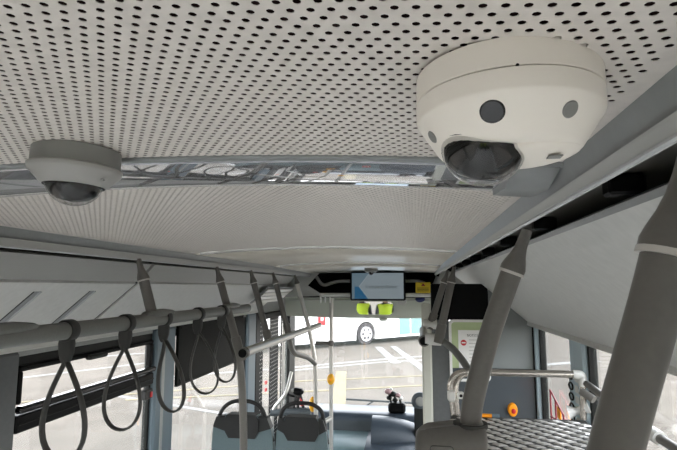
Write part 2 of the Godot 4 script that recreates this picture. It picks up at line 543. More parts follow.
func build_shell():
	var f := G.new()
	addb(f, -1.62, 0.82, -0.12, 0.0, -6.4, 4.1)
	single("floor", f, M.floor, "grey bus floor", "floor", "", "structure")
	# left wall: windows between z values
	var lw := thing("wall_left", "left side wall of the bus with window pillars", "wall", Vector3.ZERO, "", "structure")
	part(lw, "lower_panel", bx(-1.53, -1.61, 0.0, 0.83, -4.72, 0.35), M.lowerwall)
	part(lw, "lower_panel", bx(-1.53, -1.61, 0.0, 0.62, 2.4, 4.0), M.lowerwall)
	part(lw, "upper_panel", bx(-1.53, -1.61, 1.835, 2.42, -6.3, 4.0), M.wall)
	var rw := thing("wall_right", "right side wall of the bus with window pillars", "wall", Vector3.ZERO, "", "structure")
	part(rw, "lower_panel", bx(0.73, 0.81, 0.0, 0.83, -6.3, -0.42), M.lowerwall)
	part(rw, "lower_panel", bx(0.73, 0.81, 0.0, 0.62, -0.42, 4.0), M.lowerwall)
	part(rw, "upper_panel", bx(0.73, 0.81, 1.905, 2.42, -6.3, 4.0), M.wall)
	for q in [[-1.50, -1.785, M.wallgrey], [-2.83, -3.07, M.bluegrey], [-4.50, -4.72, M.bluegrey], [0.35, 0.55, M.wallgrey], [2.2, 2.4, M.wallgrey]]:
		part(lw, "pillar", bx(-1.50, -1.555, 0.83, 1.86, q[0], q[1], 0.012), q[2])
	part(lw, "pillar_cover", bx(-1.497, -1.54, 0.83, 1.86, -2.90, -2.935, 0.003), M.wall)
	for q in [[-2.37, -2.57, M.palepillar], [-3.24, -3.36, M.palepillar], [-0.35, -0.5, M.palepillar], [1.6, 1.8, M.wallgrey], [-4.9, -5.1, M.dark]]:
		part(rw, "pillar", bx(0.712, 0.752, 0.60, 1.91, q[0], q[1], 0.012), q[2])
	var w1 = window(1, true, -1.785, -2.83, "left side window with black framed hopper, behind the two nearest straps")
	# hopper: frame, transom, latch
	part(w1, "hopper_frame", bx(-1.512, -1.545, 1.778, 1.80, -1.80, -2.815, 0.006), M.black)
	part(w1, "hopper_frame", bx(-1.512, -1.545, 1.655, 1.78, -2.785, -2.815, 0.006), M.black)
	part(w1, "hopper_frame", bx(-1.512, -1.545, 1.655, 1.78, -1.80, -1.82, 0.006), M.black)
	part(w1, "transom", bx(-1.508, -1.55, 1.548, 1.615, -1.795, -2.822, 0.006), M.black)
	part(w1, "transom_rail", bx(-1.490, -1.53, 1.622, 1.650, -1.795, -2.822, 0.009), M.blackgloss)
	part(w1, "transom_ridge", bx(-1.503, -1.53, 1.578, 1.584, -1.80, -2.82, 0.002), M.dark)
	part(w1, "hopper_latch", bx(-1.490, -1.525, 1.768, 1.790, -2.20, -2.34, 0.008), M.rubber)
	part(w1, "latch_box", bx(-1.495, -1.53, 1.475, 1.53, -2.72, -2.80, 0.006), M.rubber)
	part(w1, "latch_catch", bx(-1.488, -1.50, 1.485, 1.515, -2.765, -2.785, 0.003), M.red)
	window(2, true, -3.07, -4.50, "left side window below the dark board")
	window(3, true, 0.35, -1.50, "left side window beside the photographer")
	window(4, true, 2.2, 0.55, "full height glass of the middle door on the left", 0.06)
	window(5, true, 4.0, 2.4, "last left side window", 0.65)
	window(6, false, -2.57, -3.24, "right side window beside the driver partition", 0.86, 1.86)
	window(7, false, -0.5, -2.37, "right side window behind the foreground pole", 0.86, 1.86)
	window(8, false, 1.6, -0.35, "right side window beside the photographer", 0.65, 1.86)
	window(9, false, 4.0, 1.8, "last right side window", 0.65, 1.86)
	window(10, false, -3.36, -4.9, "driver's side window", 0.86, 1.86)
	# rear wall
	var rr := thing("wall_rear", "rear wall of the bus", "wall", Vector3.ZERO, "", "structure")
	part(rr, "lower_panel", bx(-1.61, 0.81, 0.0, 1.0, 4.0, 4.1), M.wallgrey)
	part(rr, "upper_panel", bx(-1.61, 0.81, 1.9, 2.42, 4.0, 4.1), M.wall)
	part(rr, "pane", bx(-1.61, 0.81, 1.0, 1.9, 4.03, 4.036), M.glass)
	# dark board across the top of window 2
	var b := thing("dark_board", "dark grey board across the top of the left window, behind the far straps", "board", Vector3(-1.50, E - 0.45, -3.6))
	part(b, "sheet", bx(-1.488, -1.508, E - 0.615, E - 0.225, -3.08, -4.32, 0.004), M.board)
	part(b, "edge_bar", bx(-1.484, -1.508, E - 0.622, E - 0.612, -3.08, -4.32, 0.002), M.dark)
	for z in [-3.12, -4.28]:
		for y in [-0.59, -0.26]:
			var g := G.new()
			g.lathe([Vector2(0, 0.006), Vector2(0.006, 0.005), Vector2(0.008, 0.0), Vector2(0, 0)], Transform3D(Basis(Vector3(0, 0, 1), -PI / 2), Vector3(-1.488, E + y, z)), 10)
			part(b, "screw", g, M.black)

func build_front():
	var wf := thing("wall_front", "front of the bus around the windscreen", "wall", Vector3.ZERO, "", "structure")
	part(wf, "lower_panel", bx(-1.61, 0.81, 0.0, 0.62, -6.25, -6.33), M.dashdark)
	part(wf, "upper_panel", bx(-1.61, 0.81, E - 0.20, 2.42, -6.25, -6.33), M.header)
	part(wf, "corner_pillar", bx(-1.61, -1.50, 0.0, 2.3, -6.02, -6.33, 0.02), M.dark)
	part(wf, "corner_pillar", bx(0.74, 0.81, 0.0, 2.3, -6.1, -6.33, 0.02), M.dark)
	var ws := thing("window_11", "wide windscreen looking onto the depot yard", "windscreen", Vector3.ZERO, "", "structure")
	part(ws, "pane", bx(-1.50, 0.74, 0.62, E - 0.20, -6.285, -6.291), M.glass)
	part(ws, "window_frame", bx(-1.50, 0.74, 0.60, 0.64, -6.27, -6.31, 0.005), M.dark)
	# sun visor band
	var vi := thing("sun_visor", "grey green curved visor panel above the windscreen behind the mirror", "visor", Vector3(-0.4, E - 0.1, -5.8))
	var g := G.new()
	var poly := []
	for k in 17:
		var x := lerpf(-1.50, 0.72, k / 16.0)
		var t := (x + 0.4) / 1.1
		poly.append(Vector2(x, E - 0.352 + 0.02 * t * t))
	poly.append(Vector2(0.72, E + 0.02)); poly.append(Vector2(-1.50, E + 0.02))
	g.prism(poly, Vector3(0, 0, -5.80), Vector3.RIGHT, Vector3.UP, Vector3(0, 0, -0.03))
	part(vi, "board", g, M.visor)
	part(vi, "shelf_line", bx(-1.45, 0.7, E - 0.155, E - 0.148, -5.785, -5.80, 0.002), M.palefit)
	# header bulkhead with black recess
	var h := thing("front_header", "grey front header framing the black screen recess", "header", Vector3(-0.4, E, -4.8))
	var z := -4.78
	g = G.new()
	var outline := [Vector2(-1.53, 0.30), Vector2(-1.53, -0.06), Vector2(-1.30, -0.10), Vector2(-0.90, -0.085), Vector2(-0.90, -0.058), Vector2(-1.02, 0.015), Vector2(-0.905, 0.135), Vector2(-0.905, 0.30)]
	var op := []
	for p in outline: op.append(Vector2(p.x, p.y + E))
	g.prism(op, Vector3(0, 0, z), Vector3.RIGHT, Vector3.UP, Vector3(0, 0, -0.02))
	part(h, "cheek", g, M.header)
	g = G.new()
	op = []
	for p in [Vector2(0.73, 0.30), Vector2(0.73, -0.10), Vector2(0.13, -0.085), Vector2(0.13, -0.058), Vector2(0.19, 0.015), Vector2(0.235, 0.135), Vector2(0.235, 0.30)]: op.append(Vector2(p.x, p.y + E))
	g.prism(op, Vector3(0, 0, z), Vector3.RIGHT, Vector3.UP, Vector3(0, 0, -0.02))
	part(h, "cheek", g, M.header)
	part(h, "top_board", bx(-0.91, 0.24, E + 0.135, E + 0.30, z, z - 0.02), M.header)
	part(h, "shelf_lip", bx(-0.905, 0.15, E - 0.092, E - 0.056, z + 0.01, z - 0.06, 0.008), M.palefit)
	part(h, "recess_back", bx(-1.1, 0.3, E - 0.10, E + 0.25, z - 0.36, z - 0.38), M.black)
	part(h, "recess_floor", bx(-1.1, 0.3, E - 0.10, E - 0.085, z - 0.06, z - 0.37), M.black)
	part(h, "recess_roof", bx(-1.1, 0.3, E + 0.145, E + 0.16, z - 0.02, z - 0.37), M.black)
	part(h, "recess_side", bx(-1.12, -1.1, E - 0.10, E + 0.16, z - 0.02, z - 0.37), M.black)
	part(h, "recess_side", bx(0.3, 0.32, E - 0.10, E + 0.16, z - 0.02, z - 0.37), M.black)
	g = G.new()
	g.tube(bend([Vector3(-0.96, E + 0.10, z - 0.14), Vector3(-0.90, E + 0.008, z - 0.14), Vector3(-0.75, E + 0.058, z - 0.14), Vector3(0.05, E + 0.058, z - 0.14), Vector3(0.17, E - 0.01, z - 0.14), Vector3(0.215, E + 0.10, z - 0.14)], 0.06), 0.017, 10)
	part(h, "mounting_tube", g, M.header)
	for k in 3:
		part(h, "hook", bx(-0.90 + k * 0.045, -0.888 + k * 0.045, E - 0.15, E - 0.095, z - 0.01, z - 0.03, 0.003), M.white)
	# monitor
	var m := thing("monitor", "wide black framed screen showing a pale blue title slide", "screen", Vector3(-0.343, E - 0.12, -4.72))
	part(m, "casing", bx(-0.600, -0.086, E - 0.125, E + 0.142, -4.715, -4.76, 0.012), M.black)
	var im := Image.create(320, 172, false, Image.FORMAT_RGB8)
	im.fill(Color(0.66, 0.72, 0.75))
	for y in 172:
		for x in 320:
			var edge := 42.0 + absf(y - 90.0) * (0.72 if y < 90 else 0.72)
			if x < edge:
				var c := Color(0.50, 0.60, 0.66)
				if y > 90 and x > 16: c = Color(0.13, 0.45, 0.63)
				im.set_pixel(x, y, c)
			elif x < edge + 5: im.set_pixel(x, y, Color(0.75, 0.80, 0.83))
	im.fill_rect(Rect2i(205, 10, 80, 3), Color(0.58, 0.64, 0.68))
	var sm := StandardMaterial3D.new()
	sm.albedo_color = Color(0.12, 0.12, 0.13)
	sm.emission_enabled = true
	sm.emission = Color(1, 1, 1)
	sm.emission_operator = BaseMaterial3D.EMISSION_OP_MULTIPLY
	sm.emission_texture = ImageTexture.create_from_image(im)
	sm.emission_energy_multiplier = 0.19
	sm.roughness = 0.25
	var q := MeshInstance3D.new()
	q.name = "display"
	var qm := QuadMesh.new()
	qm.size = Vector2(0.478, 0.238)
	q.mesh = qm
	q.material_override = sm
	m.add_child(q)
	q.position = Vector3(0, E + 0.010, -4.7138) - m.position + Vector3(-0.343, 0, 0)
	var al := AreaLight3D.new()
	al.name = "display_light"
	al.area_size = Vector2(0.478, 0.238)
	al.light_color = Color(0.85, 0.93, 1.0)
	al.light_energy = 0.02
	al.shadow_enabled = true
	if "area_range" in al: al.set("area_range", 9.0)
	m.add_child(al)
	al.position = Vector3(-0.343, E + 0.010, -4.708) - m.position
	al.rotation.y = PI
	text(m, "Company Name", Vector3(-0.31, E + 0.002, -4.713), 0.030, M.dashdark)
	# small dome sensor hanging in front of the screen
	var s := thing("dome_sensor", "small pale dome sensor on the ceiling, overlapping the screen top", "sensor", Vector3(-0.372, cy(-0.37) - 0.01, -4.36))
	g = G.new()
	g.lathe([Vector2(0, 0.012), Vector2(0.055, 0.012), Vector2(0.058, -0.022), Vector2(0.042, -0.036), Vector2(0, -0.036)], Transform3D(Basis(), s.position), 20)
	part(s, "base", g, M.camgrey)
	g = G.new()
	g.ball(s.position + Vector3(0, -0.034, 0), Vector3(0.026, 0.026, 0.026), 14, 8)
	part(s, "lens", g, M.blackgloss)
	# yellow warning sign
	var y := thing("warning_sign", "small yellow warning sign with dark print in the black recess", "sign", Vector3(0.07, E - 0.055, -4.775))
	part(y, "plate", bx(0.005, 0.140, E - 0.056, E + 0.045, -4.76, -4.772, 0.004), M.signyellow)
	g = G.new()
	g.prism([Vector2(0.055, E + 0.008), Vector2(0.095, E + 0.008), Vector2(0.075, E + 0.036)], Vector3(0, 0, -4.7595), Vector3.RIGHT, Vector3.UP, Vector3(0, 0, -0.002))
	part(y, "pictogram", g, M.darkred)
	for k in 3: part(y, "print_line", bx(0.02, 0.125, E - 0.012 - k * 0.013, E - 0.007 - k * 0.013, -4.7590, -4.762), M.dark)
	# driver's interior mirror
	var mi := thing("interior_mirror", "wide rounded interior mirror hanging under the screen, reflecting bright yellow vests", "mirror", Vector3(-0.42, E - 0.22, -5.38))
	var mb := Basis(Vector3.UP, deg_to_rad(1.97)) * Basis(Vector3.RIGHT, deg_to_rad(0.60))
	g = G.new()
	g.prism(rrect(-0.205, -0.078, 0.205, 0.078, 0.06), mi.position + mb * Vector3(0, 0, -0.03), mb.x, mb.y, mb.z * 0.026, 1)
	part(mi, "shell", g, M.visor)
	g = G.new()
	g.prism(rrect(-0.195, -0.068, 0.195, 0.068, 0.055), mi.position + mb * Vector3(0, 0, -0.004), mb.x, mb.y, mb.z * 0.003)
	part(mi, "mirror_glass", g, M.mirror)
	g = G.new()
	g.tube([mi.position + Vector3(0, 0.05, -0.03), mi.position + Vector3(0, 0.12, -0.2), Vector3(-0.42, E - 0.03, -5.805)], 0.012, 8)
	part(mi, "arm", g, M.dark)
	# round lamp and blue knob under the header
	g = G.new()
	g.lathe([Vector2(0, 0.02), Vector2(0.042, 0.012), Vector2(0.05, 0.0), Vector2(0.045, -0.02), Vector2(0, -0.02)], Transform3D(Basis(Vector3.RIGHT, PI / 2), Vector3(-0.146, E - 0.155, -5.79)), 18)
	single("round_lamp", g, M.palefit, "small pale round lamp right of the interior mirror", "lamp")
	g = G.new()
	g.ball(Vector3(0.054, E - 0.135, -5.79), Vector3(0.055, 0.035, 0.03), 16, 8)
	single("blue_knob", g, mat(Color(0.12, 0.16, 0.36), 0.4), "dark blue knob below the yellow warning sign", "knob")
	g = G.new()
	g.ball(Vector3(-0.36, E - 0.362, -5.79), Vector3(0.05, 0.022, 0.03), 14, 8)
	part(vi, "knob", g, M.visor)
	# pale slatted panel over the door
	var sl := thing("slatted_panel", "pale slatted panel above the front door between the far poles", "panel", Vector3(-1.24, E - 0.08, -4.4))
	for k in 4:
		g = G.new()
		var d := Vector3(-0.273, -0.236, 0).normalized()
		var nn := Vector3(0.236, -0.273, 0).normalized()
		var o := Vector3(-1.175, E + 0.005, -4.34) + d * (0.02 + k * 0.045) + nn * 0.03
		g.cbox(o, Vector3(0.036, 0.008, 0.82), 0.002, Basis(d, -nn, d.cross(-nn)))
		part(sl, "slat", g, M.white if k % 2 == 0 else M.palefit)
	g = G.new()
	var dd := Vector3(-0.273, -0.236, 0).normalized()
	var n2 := Vector3(0.236, -0.273, 0).normalized()
	g.cbox(Vector3(-1.175, E + 0.005, -4.34) + dd * 0.085 + n2 * 0.018, Vector3(0.20, 0.006, 0.85), 0.0, Basis(dd, -n2, dd.cross(-n2)))
	part(sl, "backing", g, M.cove)

func text(parent: Node3D, what: String, at: Vector3, h: float, m: Material, b := Basis(), align := HORIZONTAL_ALIGNMENT_CENTER) -> MeshInstance3D:
	var t := TextMesh.new()
	var f := SystemFont.new()
	f.font_names = PackedStringArray(["Droid Sans"])
	t.font = f
	t.font_size = 32
	t.pixel_size = h / 24.0
	t.depth = 0.0015
	t.text = what
	t.horizontal_alignment = align
	var o := MeshInstance3D.new()
	o.name = "lettering"
	o.mesh = t
	o.material_override = m
	parent.add_child(o, true)
	o.position = at - parent.position
	o.basis = b
	return o

# ------------------------------------------------------------------ dome cameras
func build_cameras():
	# large white camera
	var c := Vector3(0.069, 0, -0.373)
	var top := cy(c.x) - 0.001
	var k := thing("dome_camera", "large white dome security camera at the right of the ceiling", "camera", Vector3(c.x, top, c.z), "dome cameras on the ceiling")
	var xf := Transform3D(Basis(), Vector3(c.x, top, c.z))
	var R := 0.0655
	var g := G.new()
	g.lathe([Vector2(0, 0.002), Vector2(R - 0.0005, 0.002), Vector2(R - 0.0002, -0.002), Vector2(R, -0.0165), Vector2(R - 0.0006, -0.0170), Vector2(0, -0.0170)], xf, 64)
	part(k, "mounting_ring", g, M.camwhite)
	g = G.new()
	g.lathe([Vector2(0, -0.0170), Vector2(R - 0.0018, -0.0170), Vector2(R - 0.0018, -0.0176), Vector2(0, -0.0176)], xf, 48)
	part(k, "seam", g, M.seam)
	g = G.new()
	g.lathe([Vector2(0, -0.0176), Vector2(R - 0.0006, -0.0176), Vector2(R + 0.0002, -0.0182), Vector2(R, -0.0300), Vector2(R - 0.0008, -0.0325), Vector2(R - 0.0030, -0.0355), Vector2(0.0505, -0.0540), Vector2(0.0480, -0.0565), Vector2(0.0440, -0.0580), Vector2(0, -0.0585)], xf, 64)
	part(k, "housing", g, M.camwhite)
	g = G.new()
	g.ball(Vector3(c.x + 0.013, top - 0.057, c.z + 0.004), Vector3(0.036, 0.0085, 0.034), 32, 10, Basis(Vector3(0, 0, 1), deg_to_rad(4)))
	part(k, "label_bulge", g, M.camwhite)
	var dc := Vector3(c.x - 0.0190, top - 0.0520, c.z + 0.0125)
	var tilt := Basis(Vector3(0, 0, 1), deg_to_rad(-9)) * Basis(Vector3(1, 0, 0), deg_to_rad(2))
	var D := 0.0300
	g = G.new()
	g.lathe([Vector2(D + 0.0004, 0.002), Vector2(D + 0.0009, 0.0), Vector2(D + 0.0006, -0.0010), Vector2(D, -0.0012), Vector2(D, 0.002)], Transform3D(tilt, dc), 40)
	part(k, "lens_rim", g, M.dark)
	g = G.new()
	var pr := []
	for i in 15:
		var a := PI / 2 * i / 14.0
		pr.append(Vector2(D * cos(a), -D * sin(a) * 0.98))
	g.lathe(pr, Transform3D(tilt, dc), 40)
	part(k, "dome_cover", g, M.dome)
	g = G.new()
	pr = [Vector2(D - 0.002, 0.002), Vector2(D - 0.0022, -0.006), Vector2(D - 0.005, -0.015), Vector2(0.016, -0.022), Vector2(0, -0.0255)]
	g.lathe(pr, Transform3D(tilt, dc), 28)
	part(k, "lens_module", g, M.lensblack)
	g = G.new()
	g.lathe([Vector2(0, 0.003), Vector2(0.0055, 0.002), Vector2(0.0068, -0.001), Vector2(0, -0.004)], Transform3D(Basis(Vector3.RIGHT, deg_to_rad(65)), dc + tilt * Vector3(0.002, -0.0125, 0.0170)), 20)
	part(k, "lens", g, M.black)
	for q in [[-19.0, -0.0425, 0.0080, M.blackgloss, "infrared_window"], [30.0, -0.0420, 0.0060, M.camgrey, "screw_recess"], [-76.0, -0.0450, 0.0052, M.camgrey, "screw_recess"]]:
		var a := deg_to_rad(q[0])
		var outw := Vector3(sin(a), 0, cos(a))
		var rr: float = lerpf(R - 0.003, 0.0505, (-0.0355 - q[1]) / 0.0185)
		var nrm := (outw * 0.0185 + Vector3.DOWN * 0.012).normalized()
		var pos: Vector3 = Vector3(c.x, top + q[1], c.z) + outw * rr
		var u := Vector3.UP.cross(outw).normalized()
		var bb := Basis(u, nrm, u.cross(nrm))
		g = G.new()
		var r: float = q[2]
		g.lathe([Vector2(0, 0.0004), Vector2(r * 0.85, 0.0006), Vector2(r, -0.0004), Vector2(r, -0.004), Vector2(0, -0.004)], Transform3D(bb, pos), 28)
		part(k, q[4], g, q[3])
	g = G.new()
	g.ball(Vector3(c.x - 0.0045, top - 0.0172, c.z + R - 0.0008), Vector3(0.0012, 0.0012, 0.0012), 8, 6)
	part(k, "screw", g, M.black)
	part(k, "label_print", bx(c.x + 0.022, c.x + 0.031, top - 0.0648, top - 0.0640, c.z + 0.016, c.z + 0.024), M.camgrey)
	# small grey camera
	c = Vector3(-0.418, 0, -0.566)
	top = cy(c.x) - 0.001
	k = thing("dome_camera", "small grey dome security camera at the left of the ceiling", "camera", Vector3(c.x, top, c.z), "dome cameras on the ceiling")
	xf = Transform3D(Basis(Vector3(0, 0, 1), deg_to_rad(-3.0)), Vector3(c.x, top, c.z))
	g = G.new()
	g.lathe([Vector2(0, 0.002), Vector2(0.0510, 0.002), Vector2(0.0516, -0.0205), Vector2(0, -0.0205)], xf, 56)
	part(k, "base_ring", g, M.camgrey)
	g = G.new()
	g.lathe([Vector2(0.030, -0.0200), Vector2(0.0525, -0.0200), Vector2(0.0545, -0.0218), Vector2(0.0543, -0.0252), Vector2(0.0530, -0.0278), Vector2(0.0385, -0.0430), Vector2(0.0355, -0.0445), Vector2(0.0345, -0.041), Vector2(0.030, -0.038), Vector2(0.030, -0.0200)], xf, 56)
	part(k, "housing", g, M.camlight)
	g = G.new()
	pr = []
	for i in 15:
		var a := PI / 2 * i / 14.0
		pr.append(Vector2(0.0340 * cos(a), -0.038 - 0.0310 * sin(a)))
	g.lathe(pr, xf, 44)
	part(k, "dome_cover", g, M.dome)
	g = G.new()
	g.lathe([Vector2(0.0325, -0.037), Vector2(0.0320, -0.044), Vector2(0.0275, -0.054), Vector2(0.018, -0.0610), Vector2(0, -0.0645)], xf, 30)
	part(k, "lens_module", g, M.lensblack)
	g = G.new()
	g.lathe([Vector2(0.0330, -0.0405), Vector2(0.0356, -0.0435), Vector2(0.0356, -0.0450), Vector2(0.0335, -0.0445)], xf, 44)
	part(k, "lens_rim", g, M.black)
	g = G.new()
	g.ball(Vector3(c.x + 0.045, top - 0.0405, c.z + 0.012), Vector3(0.0022, 0.0012, 0.0022), 10, 6)
	part(k, "screw", g, M.camgrey)

# ------------------------------------------------------------------ rails, poles, straps
# socket joining a pole to the ceiling profile: from a (top) along the pole to b
func socket(o: Node3D, a: Vector3, dir: Vector3, r: float, m: Material, ring: Material):
	var g := G.new()
	var rings := []
	var zz := Vector3(0, 0, 1)
	var sx := dir.cross(zz).normalized()
	var w := [[-0.006, 0.50, 0.62], [0.012, 0.52, 0.64], [0.028, 0.60, 0.72], [0.042, 0.78, 0.86], [0.054, 1.02, 1.04], [0.064, 1.18, 1.14], [0.072, 1.16, 1.14]]
	for q in w:
		var pr := PackedVector3Array()
		for k in 16:
			var t := TAU * k / 16
			pr.append(a + dir * q[0] + sx * cos(t) * r * q[1] + zz * sin(t) * r * q[2])
		rings.append(pr)
	g.loft(rings, 1)
	part(o, "socket", g, m)
	g = G.new()
	g.tube([a + dir * 0.071, a + dir * 0.076], r * 1.2, 18)
	part(o, "collar", g, ring)

func build_poles():
	var r := 0.0185
	var lx := -0.985
	var ly := E + 0.094
	# near overhead rail with brackets
	var rail := thing("overhead_rail", "thick grey overhead rail carrying the straps along the left windows", "rail", Vector3(-0.93, E - 0.117, -1.2))
	var g := G.new()
	g.tube([Vector3(-0.93, E - 0.117, 1.4), Vector3(-0.93, E - 0.117, -1.0), Vector3(-0.93, E - 0.117, -2.76)], 0.0232, 20)
	part(rail, "tube", g, M.rail)
	g = G.new()
	g.tube([Vector3(-0.93, E - 0.117, -2.755), Vector3(-0.93, E - 0.117, -2.78)], [0.0245, 0.021], 18)
	part(rail, "end_cap", g, M.palefit)
	for z in [-1.02, -1.74, -2.48, 0.2]:
		g = G.new()
		var rings := []
		for q in [[0.085, 0.012, 0.004], [0.07, 0.02, 0.012], [0.03, 0.024, 0.016], [-0.05, 0.024, 0.016], [-0.11, 0.018, 0.010], [-0.13, 0.008, 0.003]]:
			var pr := PackedVector3Array()
			for k in 12:
				var a := TAU * k / 12
				pr.append(Vector3(-0.930 + cos(a) * q[1], E - 0.096 + sin(a) * q[2], z + q[0]))
			rings.append(pr)
		g.loft(rings, 1)
		part(rail, "saddle", g, M.rail)
	# poles from the ceiling profile
	var spots := [[-1.70, "first", "short grey pole dropping onto the overhead rail, above the third strap"], [-2.43, "second", ""], [-2.97, "third", "short grey pole on the far rail, nearest of three"], [-3.46, "fourth", "short grey pole on the far rail, middle of three"], [-4.12, "fifth", ""], [-1.0, "", "short grey pole onto the overhead rail, beyond the left picture edge"]]
	for q in spots:
		var z: float = q[0]
		var a := Vector3(lx, ly, z)
		var dir := Vector3(0.055, -0.19, -0.01).normalized()
		if q[1] in ["third", "fourth"]: dir = Vector3(-0.880 - lx, E - 0.305 - ly, -0.03).normalized()
		if q[1] == "fifth": dir = Vector3(-0.872 - lx, E - 0.327 - ly, -0.03).normalized()
		if q[1] == "second": dir = Vector3(-0.862 - lx, E - 0.32 - ly, -0.02).normalized()
		var o: Node3D
		g = G.new()
		if q[1] == "second":
			o = thing("grab_pole", "long curved pale grey pole running down past the left seat", "pole", a, "left grab poles")
			var path := bend([a + dir * 0.06, a + dir * 0.44, Vector3(-0.845, E - 0.62, -2.48), Vector3(-0.838, E - 1.2, -2.50), Vector3(-0.84, 0.0, -2.5)], 0.16, 8)
			g.tube(path, r, 16)
			part(o, "tube", g, M.pole)
			g = G.new()
			g.tube([a + dir * 0.355, a + dir * 0.475], r * 1.28, 18)
			part(o, "clamp", g, M.pole)
		elif q[1] == "fifth":
			o = thing("grab_pole", "pale grey pole with yellow stop button, beside the second seat", "pole", a, "left grab poles")
			var path := bend([a + dir * 0.06, a + dir * 0.46, Vector3(-0.817, E - 0.60, -4.16), Vector3(-0.806, E - 1.3, -4.16), Vector3(-0.806, 0.0, -4.16)], 0.1, 6)
			g.tube(path, r * 0.95, 14)
			part(o, "tube", g, M.silver)
		else:
			o = thing("grab_pole", q[2], "pole", a, "left grab poles")
			var far: bool = q[1] in ["third", "fourth"]
			g.tube([a + dir * 0.06, a + dir * (0.42 if far else 0.20)], r, 16)
			part(o, "tube", g, M.pole)
			if far:
				g = G.new()
				g.tube([a + dir * 0.365, a + dir * 0.425], r * 1.35, 16)
				part(o, "foot_collar", g, M.pole)
		socket(o, a, dir, r, M.pole, M.silver)
	# second rail
	var r2 := thing("far_rail", "pale grey second rail between the curved pole and the windscreen", "rail", Vector3(-0.87, E - 0.335, -3.5))
	g = G.new()
	g.tube([Vector3(-0.835, E - 0.320, -2.43), Vector3(-0.868, E - 0.335, -3.3), Vector3(-0.895, E - 0.355, -4.75)], 0.0235, 18)
	part(r2, "tube", g, M.silver)
	g = G.new()
	g.tube([Vector3(-0.8345, E - 0.320, -2.415), Vector3(-0.835, E - 0.320, -2.445)], 0.028, 20)
	part(r2, "end_ring", g, M.pole)
	g = G.new()
	g.tube([Vector3(-0.8343, E - 0.320, -2.411), Vector3(-0.8345, E - 0.320, -2.416)], 0.021, 18)
	part(r2, "end_cap", g, M.black)
	g = G.new()
	g.tube([Vector3(-0.868, E - 0.322, -2.455), Vector3(-0.835, E - 0.320, -2.455)], 0.022, 14)
	part(r2, "joint", g, M.pole)
	g = G.new()
	g.tube(bend([Vector3(-0.880, E - 0.345, -3.50), Vector3(-0.878, E - 0.47, -3.62), Vector3(-0.835, E - 0.555, -4.0), Vector3(-0.818, E - 0.62, -4.15)], 0.09), 0.019, 12)
	part(r2, "branch", g, M.pole)
	# straps
	var sp := [[-1.265, 0.140, 0.006, 0.0], [-1.545, 0.134, 0.0, 4.0], [-1.80, 0.128, 0.050, -10.0], [-2.10, 0.130, 0.042, 8.0], [-2.375, 0.126, 0.028, -8.0]]
	var tags := ["grey hand strap on the overhead rail, nearest and largest, at the left edge", "grey hand strap hanging in front of the hopper window, second nearest", "grey hand strap hanging before the blue grey window pillar", "grey hand strap before the dark board, next after the pillar", "farthest grey hand strap, close to the curved pole"]
	for i in sp.size():
		var z: float = sp[i][0]
		var wd: float = sp[i][1]
		var sh: float = sp[i][2]
		var rx := -0.93
		var ry := E - 0.117
		var s := thing("hand_strap", tags[i], "strap", Vector3(rx, ry, z), "hand straps on the overhead rail")
		g = G.new()
		g.lathe([Vector2(0.0235, -0.0145), Vector2(0.0285, -0.0145), Vector2(0.0300, -0.012), Vector2(0.0300, 0.012), Vector2(0.0285, 0.0145), Vector2(0.0235, 0.0145), Vector2(0.0235, -0.0145)], Transform3D(Basis(Vector3.RIGHT, PI / 2), Vector3(rx, ry, z)), 28)
		part(s, "clamp_ring", g, M.rubber)
		g = G.new()
		var rings := []
		for q in [[-0.020, 0.019, 0.012], [-0.034, 0.021, 0.0135], [-0.060, 0.019, 0.0125], [-0.078, 0.013, 0.011], [-0.086, 0.008, 0.009]]:
			var pr := PackedVector3Array()
			for k in 16:
				var a := TAU * k / 16
				var cx := signf(cos(a)) * pow(absf(cos(a)), 0.55)
				var sz := signf(sin(a)) * pow(absf(sin(a)), 0.55)
				pr.append(Vector3(rx + cx * q[1], ry + q[0], z + sz * q[2]))
			rings.append(pr)
		g.loft(rings, 1)
		part(s, "holder", g, M.rubber)
		# teardrop loop
		g = G.new()
		var tb := Basis(Vector3.UP, deg_to_rad(sp[i][3]))
		var pts := []
		var n := 36
		for k in n + 1:
			var t := float(k) / n      # 0 top .. 1 top
			var u := 1.0 - absf(2 * t - 1)  # depth fraction
			var ang := TAU * t
			var yy := -0.5 * (1 - cos(ang))
			var ww := sin(ang) * pow(sin(ang * 0.5), 1.15)
			var p := Vector3(ww * wd * 0.62 + sh * sin(PI * t), yy * 0.258 - 0.074, 0.004 * sin(ang))
			p = tb * p
			pts.append(Vector3(rx, ry, z) + p)
		# ribbon section: thin in the plane, wide across it
		var rr := []
		for k in pts.size():
			var t0: Vector3 = (pts[mini(k + 1, n)] - pts[maxi(k - 1, 0)]).normalized()
			var ac := tb.z
			var inn := t0.cross(ac).normalized()
			var pr := PackedVector3Array()
			for e in [[1, 0.35], [0.6, 1], [-0.6, 1], [-1, 0.35], [-1, -0.35], [-0.6, -1], [0.6, -1], [1, -0.35]]:
				pr.append(pts[k] + ac * e[0] * 0.0105 + inn * e[1] * 0.0038)
			rr.append(pr)
		g.loft(rr, 1)
		part(s, "loop", g, M.strap)
	# right side poles
	var rx2 := 0.192
